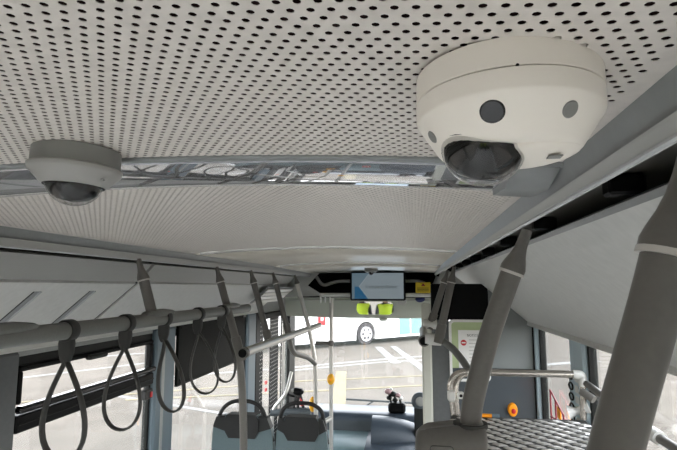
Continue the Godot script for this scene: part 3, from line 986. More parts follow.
	var near := [["grab_pole", "thick grey pole in the right foreground, leaning to the bottom edge", [Vector3(0.204, E + 0.094, -0.40), Vector3(0.174, E - 0.009, -0.402), Vector3(0.139, E - 0.116, -0.404), Vector3(0.10, E - 0.26, -0.406), Vector3(0.075, E - 0.55, -0.41), Vector3(0.07, 0.0, -0.41)], 0.0178],
		["grab_pole", "grey pole on the right ending in the moulded seat partition", [Vector3(0.196, E + 0.094, -0.93), Vector3(0.160, E - 0.0, -0.938), Vector3(0.124, E - 0.098, -0.945), Vector3(0.094, E - 0.215, -0.95), Vector3(0.092, E - 0.26, -0.95)], 0.0185],
		["grab_pole", "farther grey pole at the driver partition, front of the right pair", [Vector3(0.196, E + 0.094, -3.12), Vector3(0.086, E - 0.23, -3.12)], 0.0185],
		["grab_pole", "nearer grey pole at the driver partition, rear of the right pair", [Vector3(0.196, E + 0.094, -2.60), Vector3(0.113, E - 0.255, -2.60)], 0.0185]]
	for q in near:
		var pts: Array = q[2]
		var o := thing(q[0], q[1], "pole", pts[0], "right grab poles")
		var dir: Vector3 = (pts[1] - pts[0]).normalized()
		var path := [pts[0] + dir * 0.06]
		for k in range(1, pts.size()): path.append(pts[k])
		g = G.new()
		g.tube(bend(path, 0.05, 6), q[3], 24)
		part(o, "tube", g, M.pole)
		socket(o, pts[0], dir, q[3], M.pole, M.silver)
		if pts.size() == 2:
			g = G.new()
			g.tube([pts[1] - dir * 0.075, pts[1] + dir * 0.02], q[3] * 1.32, 18)
			part(o, "foot_collar", g, M.pole)
	var rr2 := thing("short_rail", "short pale rail joint with black end cap at the right pole pair", "rail", Vector3(0.05, E - 0.26, -2.85))
	g = G.new()
	g.tube([Vector3(0.040, E - 0.268, -2.62), Vector3(0.045, E - 0.262, -3.2)], 0.0235, 18)
	part(rr2, "tube", g, M.palefit)
	g = G.new()
	g.tube([Vector3(0.040, E - 0.268, -2.605), Vector3(0.040, E - 0.268, -2.64)], 0.028, 18)
	part(rr2, "end_ring", g, M.pole)
	g = G.new()
	g.tube([Vector3(0.040, E - 0.268, -2.601), Vector3(0.040, E - 0.268, -2.606)], 0.021, 16)
	part(rr2, "end_cap", g, M.black)
	for z in [-2.62, -3.12]:
		g = G.new()
		g.tube([Vector3(0.045, E - 0.258 if z > -3 else E - 0.22, z), Vector3(0.125, E - 0.262 if z > -3 else E - 0.222, z)], 0.029, 14)
		part(rr2, "joint", g, M.palefit)
	# curved tube down to the hand rail
	g = G.new()
	g.tube(bend([Vector3(0.135, E - 0.270, -2.62), Vector3(0.180, E - 0.300, -2.58), Vector3(0.235, E - 0.37, -2.48), Vector3(0.25, E - 0.43, -2.40)], 0.06), 0.0175, 12)
	single("curved_tube", g, M.rail, "dark grey curved tube from the right pole pair to the hand rail", "rail")
	# front silver pole
	var fp := thing("silver_pole", "thin silver upright pole below the front header with a yellow button", "pole", Vector3(-0.80, 0.0, -4.87))
	g = G.new()
	g.tube([Vector3(-0.803, E - 0.09, -4.87), Vector3(-0.80, 0.0, -4.87)], 0.0185, 14)
	part(fp, "tube", g, M.silver)
	g = G.new()
	g.tube([Vector3(-0.95, E - 0.535, -4.86), Vector3(-0.80, E - 0.535, -4.87)], 0.020, 10)
	part(fp, "side_bar", g, M.pole)
	g = G.new()
	g.tube([Vector3(-0.802, E - 0.56, -4.87), Vector3(-0.802, E - 0.51, -4.87)], 0.025, 12)
	part(fp, "clamp", g, M.pole)
	g = G.new()
	g.tube([Vector3(-0.90, E - 1.27, -4.80), Vector3(-0.80, E - 1.22, -4.87)], 0.022, 10)
	part(fp, "stay", g, M.silver)
	for q in [["stop_button", Vector3(-0.801, E - 0.865, -4.845), Vector3(0.036, 0.052, 0.03), "yellow oval stop button on the thin silver pole"], ["stop_button", Vector3(-0.802, E - 1.112, -4.125), Vector3(0.046, 0.054, 0.036), "large yellow stop button low on the pole beside the second seat"], ["stop_button", Vector3(-0.842, E - 0.948, -4.18), Vector3(0.028, 0.062, 0.032), "yellow stop button half hidden behind the pole beside the second seat"]]:
		var b := thing(q[0], q[3], "button", q[1], "yellow stop buttons")
		g = G.new()
		g.ball(q[1], q[2], 18, 12)
		part(b, "housing", g, M.yellow)
		g = G.new()
		g.ball(q[1] + Vector3(0, 0, q[2].z * 0.85), Vector3(q[2].x * 0.42, q[2].x * 0.42, 0.008), 14, 8)
		part(b, "push_button", g, M.orange)

# ------------------------------------------------------------------ furniture
func seat(cx: float, z: float, w: float, label: String):
	var s := thing("bus_seat", label, "seat", Vector3(cx, 0.0, z), "seats at the left front")
	# back shell, rounded shoulders, leaning slightly back
	var top := E - 0.795
	var poly := [Vector2(-0.155, 0.55), Vector2(0.155, 0.55)]
	for p in [Vector2(w, 0.95), Vector2(w * 1.0, top - 0.20), Vector2(w * 0.95, top - 0.09), Vector2(w * 0.80, top - 0.025), Vector2(w * 0.5, top), Vector2(-w * 0.5, top), Vector2(-w * 0.80, top - 0.025), Vector2(-w * 0.95, top - 0.09), Vector2(-w, top - 0.20), Vector2(-w, 0.95)]: poly.append(p)
	var lean := Vector3(0, 1, 0.10)
	var g := G.new()
	g.prism(poly, Vector3(cx, 0, z - 0.10), Vector3.RIGHT, lean, Vector3(0, 0, -0.05))
	part(s, "back_shell", g, M.seatshell)
	g = G.new()
	g.prism([Vector2(-0.085, top - 0.14), Vector2(0.085, top - 0.14), Vector2(0.108, top - 0.10), Vector2(0.112, top - 0.03), Vector2(0.09, top + 0.006), Vector2(-0.09, top + 0.006), Vector2(-0.112, top - 0.03), Vector2(-0.108, top - 0.10)], Vector3(cx, 0, z - 0.088), Vector3.RIGHT, lean, Vector3(0, 0, -0.072))
	part(s, "head_panel", g, M.seatdark)
	for sx in [-1, 1]:
		g = G.new()
		g.prism([Vector2(sx * 0.110, top - 0.10), Vector2(sx * w * 0.94, top - 0.075), Vector2(sx * w * 0.82, top - 0.012), Vector2(sx * 0.108, top - 0.004)], Vector3(cx, 0, z - 0.095), Vector3.RIGHT, lean, Vector3(0, 0, -0.06))
		part(s, "shoulder", g, M.seatdark)
	g = G.new()
	var b := func(x: float, y: float) -> Vector3: return Vector3(cx + x, 0, z - 0.125) + lean * y
	g.tube(bend([b.call(-w * 0.9, top - 0.06), b.call(-0.125, top + 0.045), b.call(-0.06, top + 0.082), b.call(0.06, top + 0.082), b.call(0.125, top + 0.045), b.call(w - 0.008, top - 0.16)], 0.05), 0.0125, 10)
	part(s, "handle", g, M.seatdark)
	g = G.new()
	g.cbox(Vector3(cx, 0.56, z - 0.33), Vector3(0.34, 0.08, 0.42), 0.03)
	part(s, "cushion", g, M.seatshell)
	part(s, "pedestal", bx(cx - 0.10, cx + 0.10, 0.0, 0.53, z - 0.22, z - 0.42, 0.02), M.wallgrey)

func build_furniture():
	seat(-1.085, -3.18, 0.200, "teal grey bus seat with dark head panel, against the left window")
	seat(-0.705, -3.18, 0.165, "teal grey bus seat with dark head panel, beside the aisle pole")
	# moulded partition cap at the foot of the second right pole
	var p := thing("seat_partition", "grey moulded partition cap at the foot of the right pole", "partition", Vector3(0.055, 0.0, -0.95))
	var rings := []
	for q in [[E - 0.234, 0.92, 0.02], [E - 0.242, 1.0, 0.03], [E - 0.262, 1.03, 0.036], [E - 0.30, 1.0, 0.036], [E - 0.45, 0.97, 0.034], [0.02, 0.95, 0.03]]:
		var pr := PackedVector3Array()
		for e in rrect(-0.060, -q[2], 0.060, q[2], 0.018, 4):
			var drop: float = 0.018 * pow(clampf((-e.x + 0.02) / 0.08, 0, 1), 2) if q[0] > 0.5 else 0.0
			pr.append(Vector3(0.057 + e.x * q[1], q[0] - drop, -0.95 + e.y))
		rings.append(pr)
	var g := G.new()
	g.loft(rings, 1)
	part(p, "moulding", g, M.pole)
	g = G.new()
	g.prism(rrect(0.020, E - 0.44, 0.060, E - 0.268, 0.006), Vector3(0, 0, -0.9150), Vector3.RIGHT, Vector3.UP, Vector3(0, 0, 0.0012))
	part(p, "access_cover", g, M.seam)
	g = G.new()
	g.prism(rrect(0.0212, E - 0.439, 0.0588, E - 0.2692, 0.005), Vector3(0, 0, -0.9140), Vector3.RIGHT, Vector3.UP, Vector3(0, 0, 0.0018))
	part(p, "cover_face", g, M.pole)
	g = G.new()
	g.tube([Vector3(0.092, E - 0.237, -0.95), Vector3(0.092, E - 0.2445, -0.95)], 0.030, 20)
	part(p, "pole_gasket", g, M.seam)
	# platform with raised lozenges
	var b := thing("equipment_box", "dark box top with rows of pale raised lozenges behind the right poles", "box", Vector3(0.45, 0.0, -2.0))
	var ty := E - 0.565
	part(b, "body", bx(0.15, 0.705, 0.0, ty - 0.012, -1.55, -2.36, 0.01), M.wallgrey)
	part(b, "top_plate", bx(0.145, 0.710, ty - 0.012, ty, -1.54, -2.375, 0.004), M.seam)
	g = G.new()
	var rowz := -1.565
	var row := 0
	while rowz > -2.35:
		var x := 0.165 + (0.032 if row % 2 == 1 else 0.0)
		while x < 0.69:
			var c := Vector3(x, ty, rowz)
			var a := Vector3(0.029, 0, 0.011)
			var d := Vector3(-0.006, 0, 0.0165)
			var u := Vector3(0, 0.0045, 0)
			g.begin()
			g.quad(c - a, c - d, c - d * 0.6 + u, c - a * 0.7 + u)
			g.quad(c - d, c + a, c + a * 0.7 + u, c - d * 0.6 + u)
			g.quad(c + a, c + d, c + d * 0.6 + u, c + a * 0.7 + u)
			g.quad(c + d, c - a, c - a * 0.7 + u, c + d * 0.6 + u)
			g.quad(c - a * 0.7 + u, c - d * 0.6 + u, c + a * 0.7 + u, c + d * 0.6 + u)
			g.finish()
			x += 0.064
		rowz -= 0.040
		row += 1
	var lz := part(b, "raised_lozenges", g, M.lozenge)
	lz.set_meta("kind", "stuff")
	# hand rail around it
	var h := thing("hand_rail", "pale steel hand rail bent around the box with raised lozenges", "rail", Vector3(0.45, ty, -2.37))
	g = G.new()
	g.tube(bend([Vector3(0.164, ty, -2.385), Vector3(0.140, E - 0.377, -2.385), Vector3(0.34, E - 0.3775, -2.385), Vector3(0.70, E - 0.3765, -2.385)], 0.095, 12), 0.0155, 14)
	part(h, "tube", g, M.steel)
	g = G.new()
	g.tube(bend([Vector3(0.178, ty, -2.37), Vector3(0.172, E - 0.478, -2.37), Vector3(0.180, E - 0.40, -2.375), Vector3(0.26, E - 0.3765, -2.385)], 0.05, 8), 0.010, 10)
	part(h, "inner_tube", g, M.steel)
	g = G.new()
	g.tube(bend([Vector3(0.672, E - 0.3765, -2.385), Vector3(0.712, E - 0.3765, -2.385), Vector3(0.712, E - 0.425, -2.385)], 0.03), 0.0195, 14)
	part(h, "elbow", g, M.palefit)
	g = G.new()
	g.tube([Vector3(0.712, E - 0.41, -2.385), Vector3(0.706, ty, -2.385)], 0.0145, 12)
	part(h, "upright", g, M.steel)
	g = G.new()
	g.tube([Vector3(0.70, E - 0.445, -2.372), Vector3(0.735, E - 0.470, -2.33)], 0.017, 12)
	part(h, "clamp", g, M.pole)
	part(h, "clamp", bx(0.135, 0.172, E - 0.505, E - 0.455, -2.36, -2.40, 0.008), M.palefit)
	part(h, "clamp", bx(0.172, 0.205, E - 0.492, E - 0.462, -2.36, -2.385, 0.005), M.palefit)
	g = G.new()
	g.ball(Vector3(0.192, E - 0.477, -2.359), Vector3(0.007, 0.007, 0.003), 10, 6)
	part(h, "bolt", g, M.black)
	# pale wedge clip near the upright
	var wc := thing("pale_clip", "pale cone shaped clip on the window pillar beside the hand rail", "clip", Vector3(0.70, E - 0.53, -2.42))
	g = G.new()
	g.tube([Vector3(0.655, E - 0.545, -2.42), Vector3(0.690, E - 0.535, -2.41), Vector3(0.735, E - 0.51, -2.38)], [0.030, 0.012, 0.030], 14)
	part(wc, "cone", g, M.white)
	# rail stub low at the right edge
	var rs := thing("window_rail", "dark rail with clamp in front of the right window, below the foreground pole", "rail", Vector3(0.70, E - 0.45, -1.7))
	g = G.new()
	g.tube([Vector3(0.70, E - 0.40, -2.3), Vector3(0.70, E - 0.44, -1.72), Vector3(0.70, E - 0.44, -0.6)], 0.014, 12)
	part(rs, "tube", g, M.pole)
	g = G.new()
	g.tube([Vector3(0.70, E - 0.438, -1.76), Vector3(0.70, E - 0.44, -1.66)], 0.021, 14)
	part(rs, "clamp", g, M.palefit)
	# driver's partition
	var c := thing("driver_partition", "dark grey driver partition with white framed window at the right front", "partition", Vector3(0.42, 0.0, -3.3))
	var z := -3.3
	part(c, "post", bx(0.036, 0.098, 0.0, E - 0.10, z + 0.02, z - 0.05, 0.012), M.palepost)
	part(c, "side_panel", bx(0.098, 0.207, 0.0, E - 0.13, z, z - 0.03, 0.004), M.wallgrey)
	part(c, "top_fascia", bx(0.098, 0.45, E - 0.205, E + 0.02, z + 0.012, z - 0.03, 0.006), M.black)
	part(c, "grey_panel", bx(0.45, 0.716, E - 0.50, E - 0.02, z + 0.002, z - 0.03, 0.004), M.panelgrey)
	part(c, "lower_panel", bx(0.207, 0.716, 0.0, E - 0.50, z + 0.008, z - 0.03, 0.003), M.darkpanel)
	part(c, "joint_strip", bx(0.704, 0.716, 0.0, E - 0.20, z + 0.012, z + 0.002, 0.002), M.dark)
	# framed window
	g = G.new()
	var outer := rrect(0.205, E - 0.578, 0.450, E - 0.202, 0.03)
	var inner := rrect(0.221, E - 0.562, 0.434, E - 0.218, 0.02)
	for side_ in [0.016, -0.02]:
		for k in outer.size():
			var k2 := (k + 1) % outer.size()
			var q := [outer[k], outer[k2], inner[k2], inner[k]]
			var v := []
			for e in q: v.append(Vector3(e.x, e.y, z + side_))
			g.oquad(Vector3(0.34, E - 0.39, z), v[0], v[1], v[2], v[3])
	for ring in [outer, inner]:
		for k in ring.size():
			var k2: int = (k + 1) % ring.size()
			g.quad(Vector3(ring[k].x, ring[k].y, z + 0.016), Vector3(ring[k2].x, ring[k2].y, z + 0.016), Vector3(ring[k2].x, ring[k2].y, z - 0.02), Vector3(ring[k].x, ring[k].y, z - 0.02))
	part(c, "window_surround", g, M.white)
	part(c, "green_blind", bx(0.215, 0.44, E - 0.57, E - 0.21, z - 0.005, z - 0.012), M.green)
	var no := thing("paper_notice", "white printed notice with a red prohibition sign in the partition window", "notice", Vector3(0.36, E - 0.56, z + 0.0))
	part(no, "sheet", bx(0.262, 0.432, E - 0.545, E - 0.268, z - 0.0005, z - 0.003), M.white)
	g = G.new()
	g.lathe([Vector2(0, 0.001), Vector2(0.018, 0.001), Vector2(0.018, 0), Vector2(0, 0)], Transform3D(Basis(Vector3.RIGHT, PI / 2), Vector3(0.294, E - 0.345, z)), 20)
	part(no, "prohibition_sign", g, M.red)
	part(no, "white_bar", bx(0.282, 0.306, E - 0.349, E - 0.341, z + 0.0012, z), M.white)
	text(no, "NOTICE", Vector3(0.350, E - 0.300, z + 0.0008), 0.015, M.wallgrey)
	for k in 10:
		var w: float = [0.09, 0.07, 0.08, 0.05, 0.09, 0.10, 0.07, 0.09, 0.06, 0.08][k]
		part(no, "print_line", bx(0.326, 0.326 + w, E - 0.330 - k * 0.0215, E - 0.325 - k * 0.0215, z + 0.0006, z - 0.001), M.flap)
	var ob := thing("orange_button", "orange button with red centre on the dark lower partition panel", "button", Vector3(0.569, E - 0.735, z + 0.012))
	g = G.new()
	g.lathe([Vector2(0, 0.03), Vector2(0.025, 0.026), Vector2(0.03, 0.012), Vector2(0.03, 0), Vector2(0, 0)], Transform3D(Basis(Vector3.RIGHT, PI / 2) * Basis.from_scale(Vector3(0.95, 1, 1.35)), ob.position), 22)
	part(ob, "housing", g, M.orange)
	g = G.new()
	g.ball(ob.position + Vector3(0.002, -0.004, 0.03), Vector3(0.013, 0.015, 0.006), 14, 8)
	part(ob, "push_button", g, M.red)
	var yr := thing("yellow_rod", "short yellow rod with grey tip lying on the box by the pole", "rod", Vector3(0.30, ty + 0.008, -2.34))
	g = G.new()
	g.tube([Vector3(0.255, ty + 0.0125, -2.34), Vector3(0.318, ty + 0.0125, -2.34)], 0.008, 10)
	part(yr, "shaft", g, M.orange)
	g = G.new()
	g.tube([Vector3(0.318, ty + 0.0125, -2.34), Vector3(0.350, ty + 0.0125, -2.34)], 0.0085, 10)
	part(yr, "tip", g, M.bluegrey)
	# red sticker frame on the right window
	var st := thing("red_sticker", "red outlined sticker with an orange patch on the right window above the box", "sticker", Vector3(0.7, E - 0.62, -2.9))
	var sx := 0.722
	var line := func(a: Vector2, b2: Vector2, w: float) -> G:
		var gg := G.new()
		var pa := Vector3(sx, E + a.y, a.x)
		var pb := Vector3(sx, E + b2.y, b2.x)
		gg.tube([pa, pb], w, 6)
		return gg
	var zz := -3.02
	for q in [[-3.00, -0.56, -3.00, -0.76], [-3.00, -0.56, -2.76, -0.635], [-2.76, -0.635, -2.74, -0.72], [-3.00, -0.76, -2.74, -0.72], [-2.90, -0.59, -2.90, -0.74], [-3.00, -0.70, -2.76, -0.68]]:
		part(st, "red_line", line.call(Vector2(q[0], q[1]), Vector2(q[2], q[3]), 0.0045), M.darkred)
	part(st, "orange_patch", bx(sx - 0.004, sx + 0.004, E - 0.675, E - 0.615, -2.865, -2.81, 0.003), M.orange)
	# ring strip on the pillar
	var rg := thing("ring_strip", "vertical strip of dark rings on the pillar beside the hand rail", "strip", Vector3(0.70, E - 0.6, -2.5))
	part(rg, "backing", bx(0.703, 0.711, E - 0.62, E - 0.385, -2.40, -2.56, 0.001), M.palepillar)
	for k in 5:
		g = G.new()
		var pts := []
		for i in 14: pts.append(Vector3(0.700, E - 0.405 - k * 0.046 + 0.015 * sin(TAU * i / 14), -2.525 + 0.030 * cos(TAU * i / 14)))
		g.tube(pts, 0.004, 6, true)
		part(rg, "ring", g, M.dark)
		part(rg, "light_square", bx(0.700, 0.704, E - 0.42 - k * 0.046, E - 0.39 - k * 0.046, -2.42, -2.47, 0.001), M.palefit)

# ------------------------------------------------------------------ door and cab
func build_door_and_cab():
	var d := thing("door_1", "front door of glass leaves with dotted black borders at the left", "door", Vector3.ZERO, "", "structure")
	# folded leaves seen edgewise: each with frame, pane and dotted strip
	var g: G
	part(d, "post", bx(-1.50, -1.60, 0.0, 2.0, -4.72, -4.86, 0.01), M.black)
	part(d, "top_rail", bx(-1.50, -1.58, 1.78, 1.84, -4.86, -6.0, 0.005), M.dark)
	part(d, "bottom_rail", bx(-1.50, -1.58, 0.0, 0.12, -4.86, -6.0, 0.005), M.dark)
	var leaves := [[-4.90, -5.02], [-5.28, -5.60], [-5.72, -5.80]]
	for q in leaves:
		var st := part(d, "dotted_border", bx(-1.522, -1.530, 0.12, 1.78, q[0], q[1]), M.black)
		g = G.new()
		var rng := RandomNumberGenerator.new()
		rng.seed = 5
		var step := 0.04
		var y := 0.55
		var i := 0
		while y < 1.76:
			var zc: float = q[0] - 0.02 - (0.02 if i % 2 == 1 else 0.0)
			while zc > q[1] + 0.01:
				var rad := 0.0075
				var pts := []
				for k in 6: pts.append(Vector2(zc + rad * cos(TAU * k / 6), y + rad * sin(TAU * k / 6)))
				g.prism(pts, Vector3(-1.5215, 0, 0), Vector3(0, 0, 1), Vector3.UP, Vector3(0.001, 0, 0))
				zc -= 0.05
			y += step
			i += 1
		var dots := part(st, "dots", g, M.palefit)
		dots.set_meta("kind", "stuff")
	part(d, "pane", bx(-1.524, -1.528, 0.12, 1.78, -5.02, -5.28), M.glass)
	part(d, "pane", bx(-1.524, -1.528, 0.12, 1.78, -5.60, -5.72), M.glass)
	part(d, "pane", bx(-1.524, -1.528, 0.12, 1.78, -5.80, -6.0), M.glass)
	g = G.new()
	g.tube([Vector3(-1.48, 0.6, -5.66), Vector3(-1.48, 1.7, -5.66)], 0.016, 10)
	part(d, "pull_bar", g, M.silver)
	for y in [1.12, 1.05]:
		part(d, "red_tag", bx(-1.515, -1.522, y, y + 0.035, -5.12, -5.17, 0.002), M.red)
	# dashboard
	var b := thing("dashboard", "blue grey moulded dashboard below the windscreen", "dashboard", Vector3(-0.6, 0.0, -5.6))
	g = G.new()
	var ez := func(pts: Array, x0: float, x1: float, sg := -1) -> G:
		var gg := G.new()
		gg.prism(pts, Vector3(x0, 0, 0), Vector3(0, 0, 1), Vector3.UP, Vector3(x1 - x0, 0, 0), sg)
		return gg
	part(b, "top_ledge", ez.call([Vector2(-6.245, 0.70), Vector2(-5.66, 0.785), Vector2(-5.52, 0.80), Vector2(-5.44, 0.785), Vector2(-5.41, 0.74), Vector2(-5.41, 0.60), Vector2(-6.245, 0.60)], -1.18, 0.10, 1), M.dash)
	part(b, "face_panel", ez.call([Vector2(-5.415, 0.74), Vector2(-5.30, 0.40), Vector2(-5.60, 0.40), Vector2(-5.60, 0.70)], -1.10, -0.30), M.dashdark)
	part(b, "lower_ledge", ez.call([Vector2(-5.36, 0.64), Vector2(-5.0, 0.60), Vector2(-4.93, 0.55), Vector2(-4.93, 0.0), Vector2(-5.5, 0.0), Vector2(-5.5, 0.60)], -0.92, -0.50, 1), M.dashpale)
	part(b, "lower_ledge", ez.call([Vector2(-5.30, 0.66), Vector2(-4.85, 0.62), Vector2(-4.7, 0.52), Vector2(-4.7, 0.0), Vector2(-5.4, 0.0), Vector2(-5.4, 0.62)], -0.49, 0.03, 1), M.dash)
	part(b, "end_wall", bx(-1.18, -1.10, 0.0, 0.72, -5.45, -6.2, 0.02), M.dashdark)
	# instrument cowl: arch lying along x, falling to the right
	var rings := []
	for i in 13:
		var t := i / 12.0
		var x := lerpf(-0.44, 0.02, t)
		var yy := lerpf(0.84, 0.74, pow(t, 1.8))
		var pr := PackedVector3Array()
		for k in 16:
			var a := PI * k / 15.0
			pr.append(Vector3(x, 0.55 + (yy - 0.55) * pow(sin(a), 0.6), -5.18 - 0.20 * cos(a) - 0.1 * t))
		rings.append(pr)
	g = G.new()
	g.loft(rings, 1)
	part(b, "instrument_cowl", g, M.dash)
	var rs := thing("red_label", "small red label with white figure on the dashboard front", "label", Vector3(-0.66, 0.5, -4.92))
	part(rs, "plate", bx(-0.676, -0.594, 0.43, 0.548, -4.922, -4.931, 0.002), M.red)
	g = G.new()
	g.tube([Vector3(-0.655, 0.475, -4.920), Vector3(-0.630, 0.46, -4.920), Vector3(-0.607, 0.50, -4.920), Vector3(-0.615, 0.53, -4.920)], 0.006, 6)
	part(rs, "figure", g, M.white)
	g = G.new()
	g.ball(Vector3(-0.650, 0.515, -4.920), Vector3(0.010, 0.012, 0.003), 10, 6)
	part(rs, "figure", g, M.white)
	# wiper
	var wi := thing("windscreen_wiper", "thin dark wiper resting along the bottom of the windscreen", "wiper", Vector3(-0.4, 0.92, -6.33))
	g = G.new()
	g.tube([Vector3(-0.86, E - 1.365, -6.345), Vector3(0.02, E - 1.385, -6.345)], 0.012, 6)
	part(wi, "blade", g, M.rubber)
	g = G.new()
	g.tube([Vector3(-0.86, 0.52, -6.34), Vector3(-0.52, E - 1.375, -6.35)], 0.010, 6)
	part(wi, "arm", g, M.rubber)
	# ticket device on a stand
	var tk := thing("ticket_device", "black device on forked stand with red tag behind the second seat", "device", Vector3(-1.05, 0.72, -4.6))
	var P := Vector3(-1.06, E - 0.935, -4.6)
	g = G.new()
	g.cbox(P, Vector3(0.10, 0.06, 0.07), 0.02, Basis(Vector3(0, 0, 1), -0.15))
	part(tk, "head", g, M.black)
	g = G.new()
	g.cbox(P + Vector3(-0.045, 0.01, 0.02), Vector3(0.03, 0.03, 0.03), 0.008)
	part(tk, "lens", g, M.camgrey)
	for q in [[-0.02, -0.03, -0.06, -0.30], [0.02, -0.03, 0.10, -0.30], [0.0, -0.03, 0.0, -0.45]]:
		g = G.new()
		g.tube([P + Vector3(q[0], q[1], 0), P + Vector3(q[2], q[3], 0.03)], 0.014, 8)
		part(tk, "leg", g, M.rubber)
	g = G.new()
	g.tube([P + Vector3(0.0, -0.05, 0.0), P + Vector3(-0.14, -0.02, 0.02)], 0.011, 8)
	part(tk, "arm", g, M.black)
	g = G.new()
	g.prism([Vector2(0.025, -0.05), Vector2(0.065, -0.11), Vector2(0.030, -0.12)], P + Vector3(0, 0, 0.02), Vector3.RIGHT, Vector3.UP, Vector3(0, 0, 0.01))
	part(tk, "tag", g, M.red)
	part(tk, "stand", bx(-1.12, -1.0, 0.0, E - 1.36, -4.55, -4.68, 0.02), M.wallgrey)
	# door hand rails near the device
	var dr := thing("door_rail", "pale bent rail between the two seats and the front door", "rail", Vector3(-1.2, 0.0, -4.4))
	g = G.new()
	g.tube(bend([Vector3(-1.25, 0.0, -4.4), Vector3(-1.24, E - 1.05, -4.4), Vector3(-1.12, E - 0.92, -4.4), Vector3(-1.10, E - 0.75, -4.5)], 0.06), 0.016, 10)
	part(dr, "tube", g, M.silver)
	g = G.new()
	g.tube([Vector3(-1.25, E - 1.08, -4.4), Vector3(-0.90, E - 1.06, -4.4)], 0.03, 10)
	part(dr, "cross_bar", g, M.dashdark)
	# cab equipment seen past the pale post
	var ce := thing("cab_handset", "cluttered dark handset with pink and pale knobs on the dashboard", "handset", Vector3(-0.21, 0.80, -5.53))
	part(ce, "base", bx(-0.30, -0.12, 0.80, 0.90, -5.47, -5.60, 0.02), M.black)
	for q in [[-0.30, 1.010, 0.038, "pink"], [-0.25, 0.985, 0.036, "dark"], [-0.20, 0.975, 0.030, "pink"], [-0.17, 0.945, 0.026, "pale"], [-0.29, 0.945, 0.030, "dark"], [-0.23, 0.925, 0.030, "dark"], [-0.27, 1.035, 0.018, "pale"]]:
		g = G.new()
		g.ball(Vector3(q[0], q[1], -5.53), Vector3(q[2], q[2] * 0.8, q[2]), 12, 8)
		part(ce, "knob", g, M.dark if q[3] == "dark" else (M.pinkknob if q[3] == "pink" else M.palefit))
	for x in [-0.29, -0.24, -0.19]:
		g = G.new()
		g.tube([Vector3(x + 0.02, 0.89, -5.53), Vector3(x, 0.99, -5.53)], 0.012, 8)
		part(ce, "stem", g, M.dark)
	var sw := thing("cab_unit", "round dark cab unit with grey lens beside the pale post", "cab unit", Vector3(0.02, 0.8, -5.1))
	g = G.new()
	g.lathe([Vector2(0, 0.03), Vector2(0.06, 0.025), Vector2(0.085, 0.0), Vector2(0.08, -0.05), Vector2(0, -0.06)], Transform3D(Basis(Vector3.RIGHT, PI / 2), Vector3(0.03, E - 1.095, -5.1)), 24)
	part(sw, "body", g, M.dashdark)
	g = G.new()
	g.ball(Vector3(0.03, E - 1.09, -5.07), Vector3(0.045, 0.045, 0.012), 18, 8)
	part(sw, "lens", g, M.camgrey)
	part(sw, "bracket", bx(-0.03, 0.10, 0.55, E - 1.14, -5.08, -5.18, 0.02), M.dark)

# ------------------------------------------------------------------ people behind the lens, seen in the mirror
func field(bones: Array, p: Vector3, k: float) -> float:
	var d := 1e3
	for b in bones:
		var a: Vector3 = b[0]
		var ab: Vector3 = b[1] - a
		var t := clampf((p - a).dot(ab) / ab.length_squared(), 0.0, 1.0)
		var q := p - a - ab * t
		q.z *= b[4]
		var e: float = q.length() - lerpf(b[2], b[3], t)
		var h := clampf(0.5 + 0.5 * (d - e) / k, 0.0, 1.0)
		d = lerpf(d, e, h) - k * h * (1.0 - h)
	return d

# surface nets over the box lo..hi
func nets(bones: Array, lo: Vector3, hi: Vector3, cell: float, k: float, grow: float, y0: float, y1: float) -> G:
	var n := Vector3i(((hi - lo) / cell).ceil()) + Vector3i.ONE
	var f := PackedFloat32Array()
	f.resize(n.x * n.y * n.z)
	for z in n.z:
		for y in n.y:
			for x in n.x:
				var p := lo + Vector3(x, y, z) * cell
				var v := field(bones, p, k) - grow
				f[x + n.x * (y + n.y * z)] = maxf(v, maxf(p.y - y1, y0 - p.y))
	var vert := {}
	for z in n.z - 1:
		for y in n.y - 1:
			for x in n.x - 1:
				var s := Vector3.ZERO
				var c := 0
				for e in [[0, 1, 0, 0], [0, 0, 1, 0], [0, 0, 0, 1], [1, 0, 1, 0], [1, 0, 0, 1], [2, 1, 0, 0], [2, 0, 0, 1], [4, 1, 0, 0], [4, 0, 1, 0], [3, 0, 0, 1], [5, 0, 1, 0], [6, 1, 0, 0]]:
					var a := Vector3i(x + (e[0] & 1), y + ((e[0] >> 1) & 1), z + ((e[0] >> 2) & 1))
					var b := a + Vector3i(e[1], e[2], e[3])
					var fa := f[a.x + n.x * (a.y + n.y * a.z)]
					var fb := f[b.x + n.x * (b.y + n.y * b.z)]
					if (fa < 0.0) != (fb < 0.0):
						s += Vector3(a).lerp(Vector3(b), fa / (fa - fb))
						c += 1
				if c > 0: vert[Vector3i(x, y, z)] = lo + s / c * cell
	var g := G.new()
	g.begin()
	for q in vert.keys():
		var base: float = f[q.x + n.x * (q.y + n.y * q.z)]
		for ax in 3:
			var step := Vector3i.ZERO; step[ax] = 1
			var u := Vector3i.ZERO; u[(ax + 1) % 3] = 1
			var w := Vector3i.ZERO; w[(ax + 2) % 3] = 1
			var b: Vector3i = q + step
			var fb := f[b.x + n.x * (b.y + n.y * b.z)]
			if (base < 0.0) == (fb < 0.0): continue
			if not (vert.has(q - u) and vert.has(q - w) and vert.has(q - u - w)): continue
			if base < 0.0: g.quad(vert[q - u - w], vert[q - w], vert[q], vert[q - u], 1)
			else: g.quad(vert[q - u - w], vert[q - u], vert[q], vert[q - w], 1)
	g.finish()
	return g

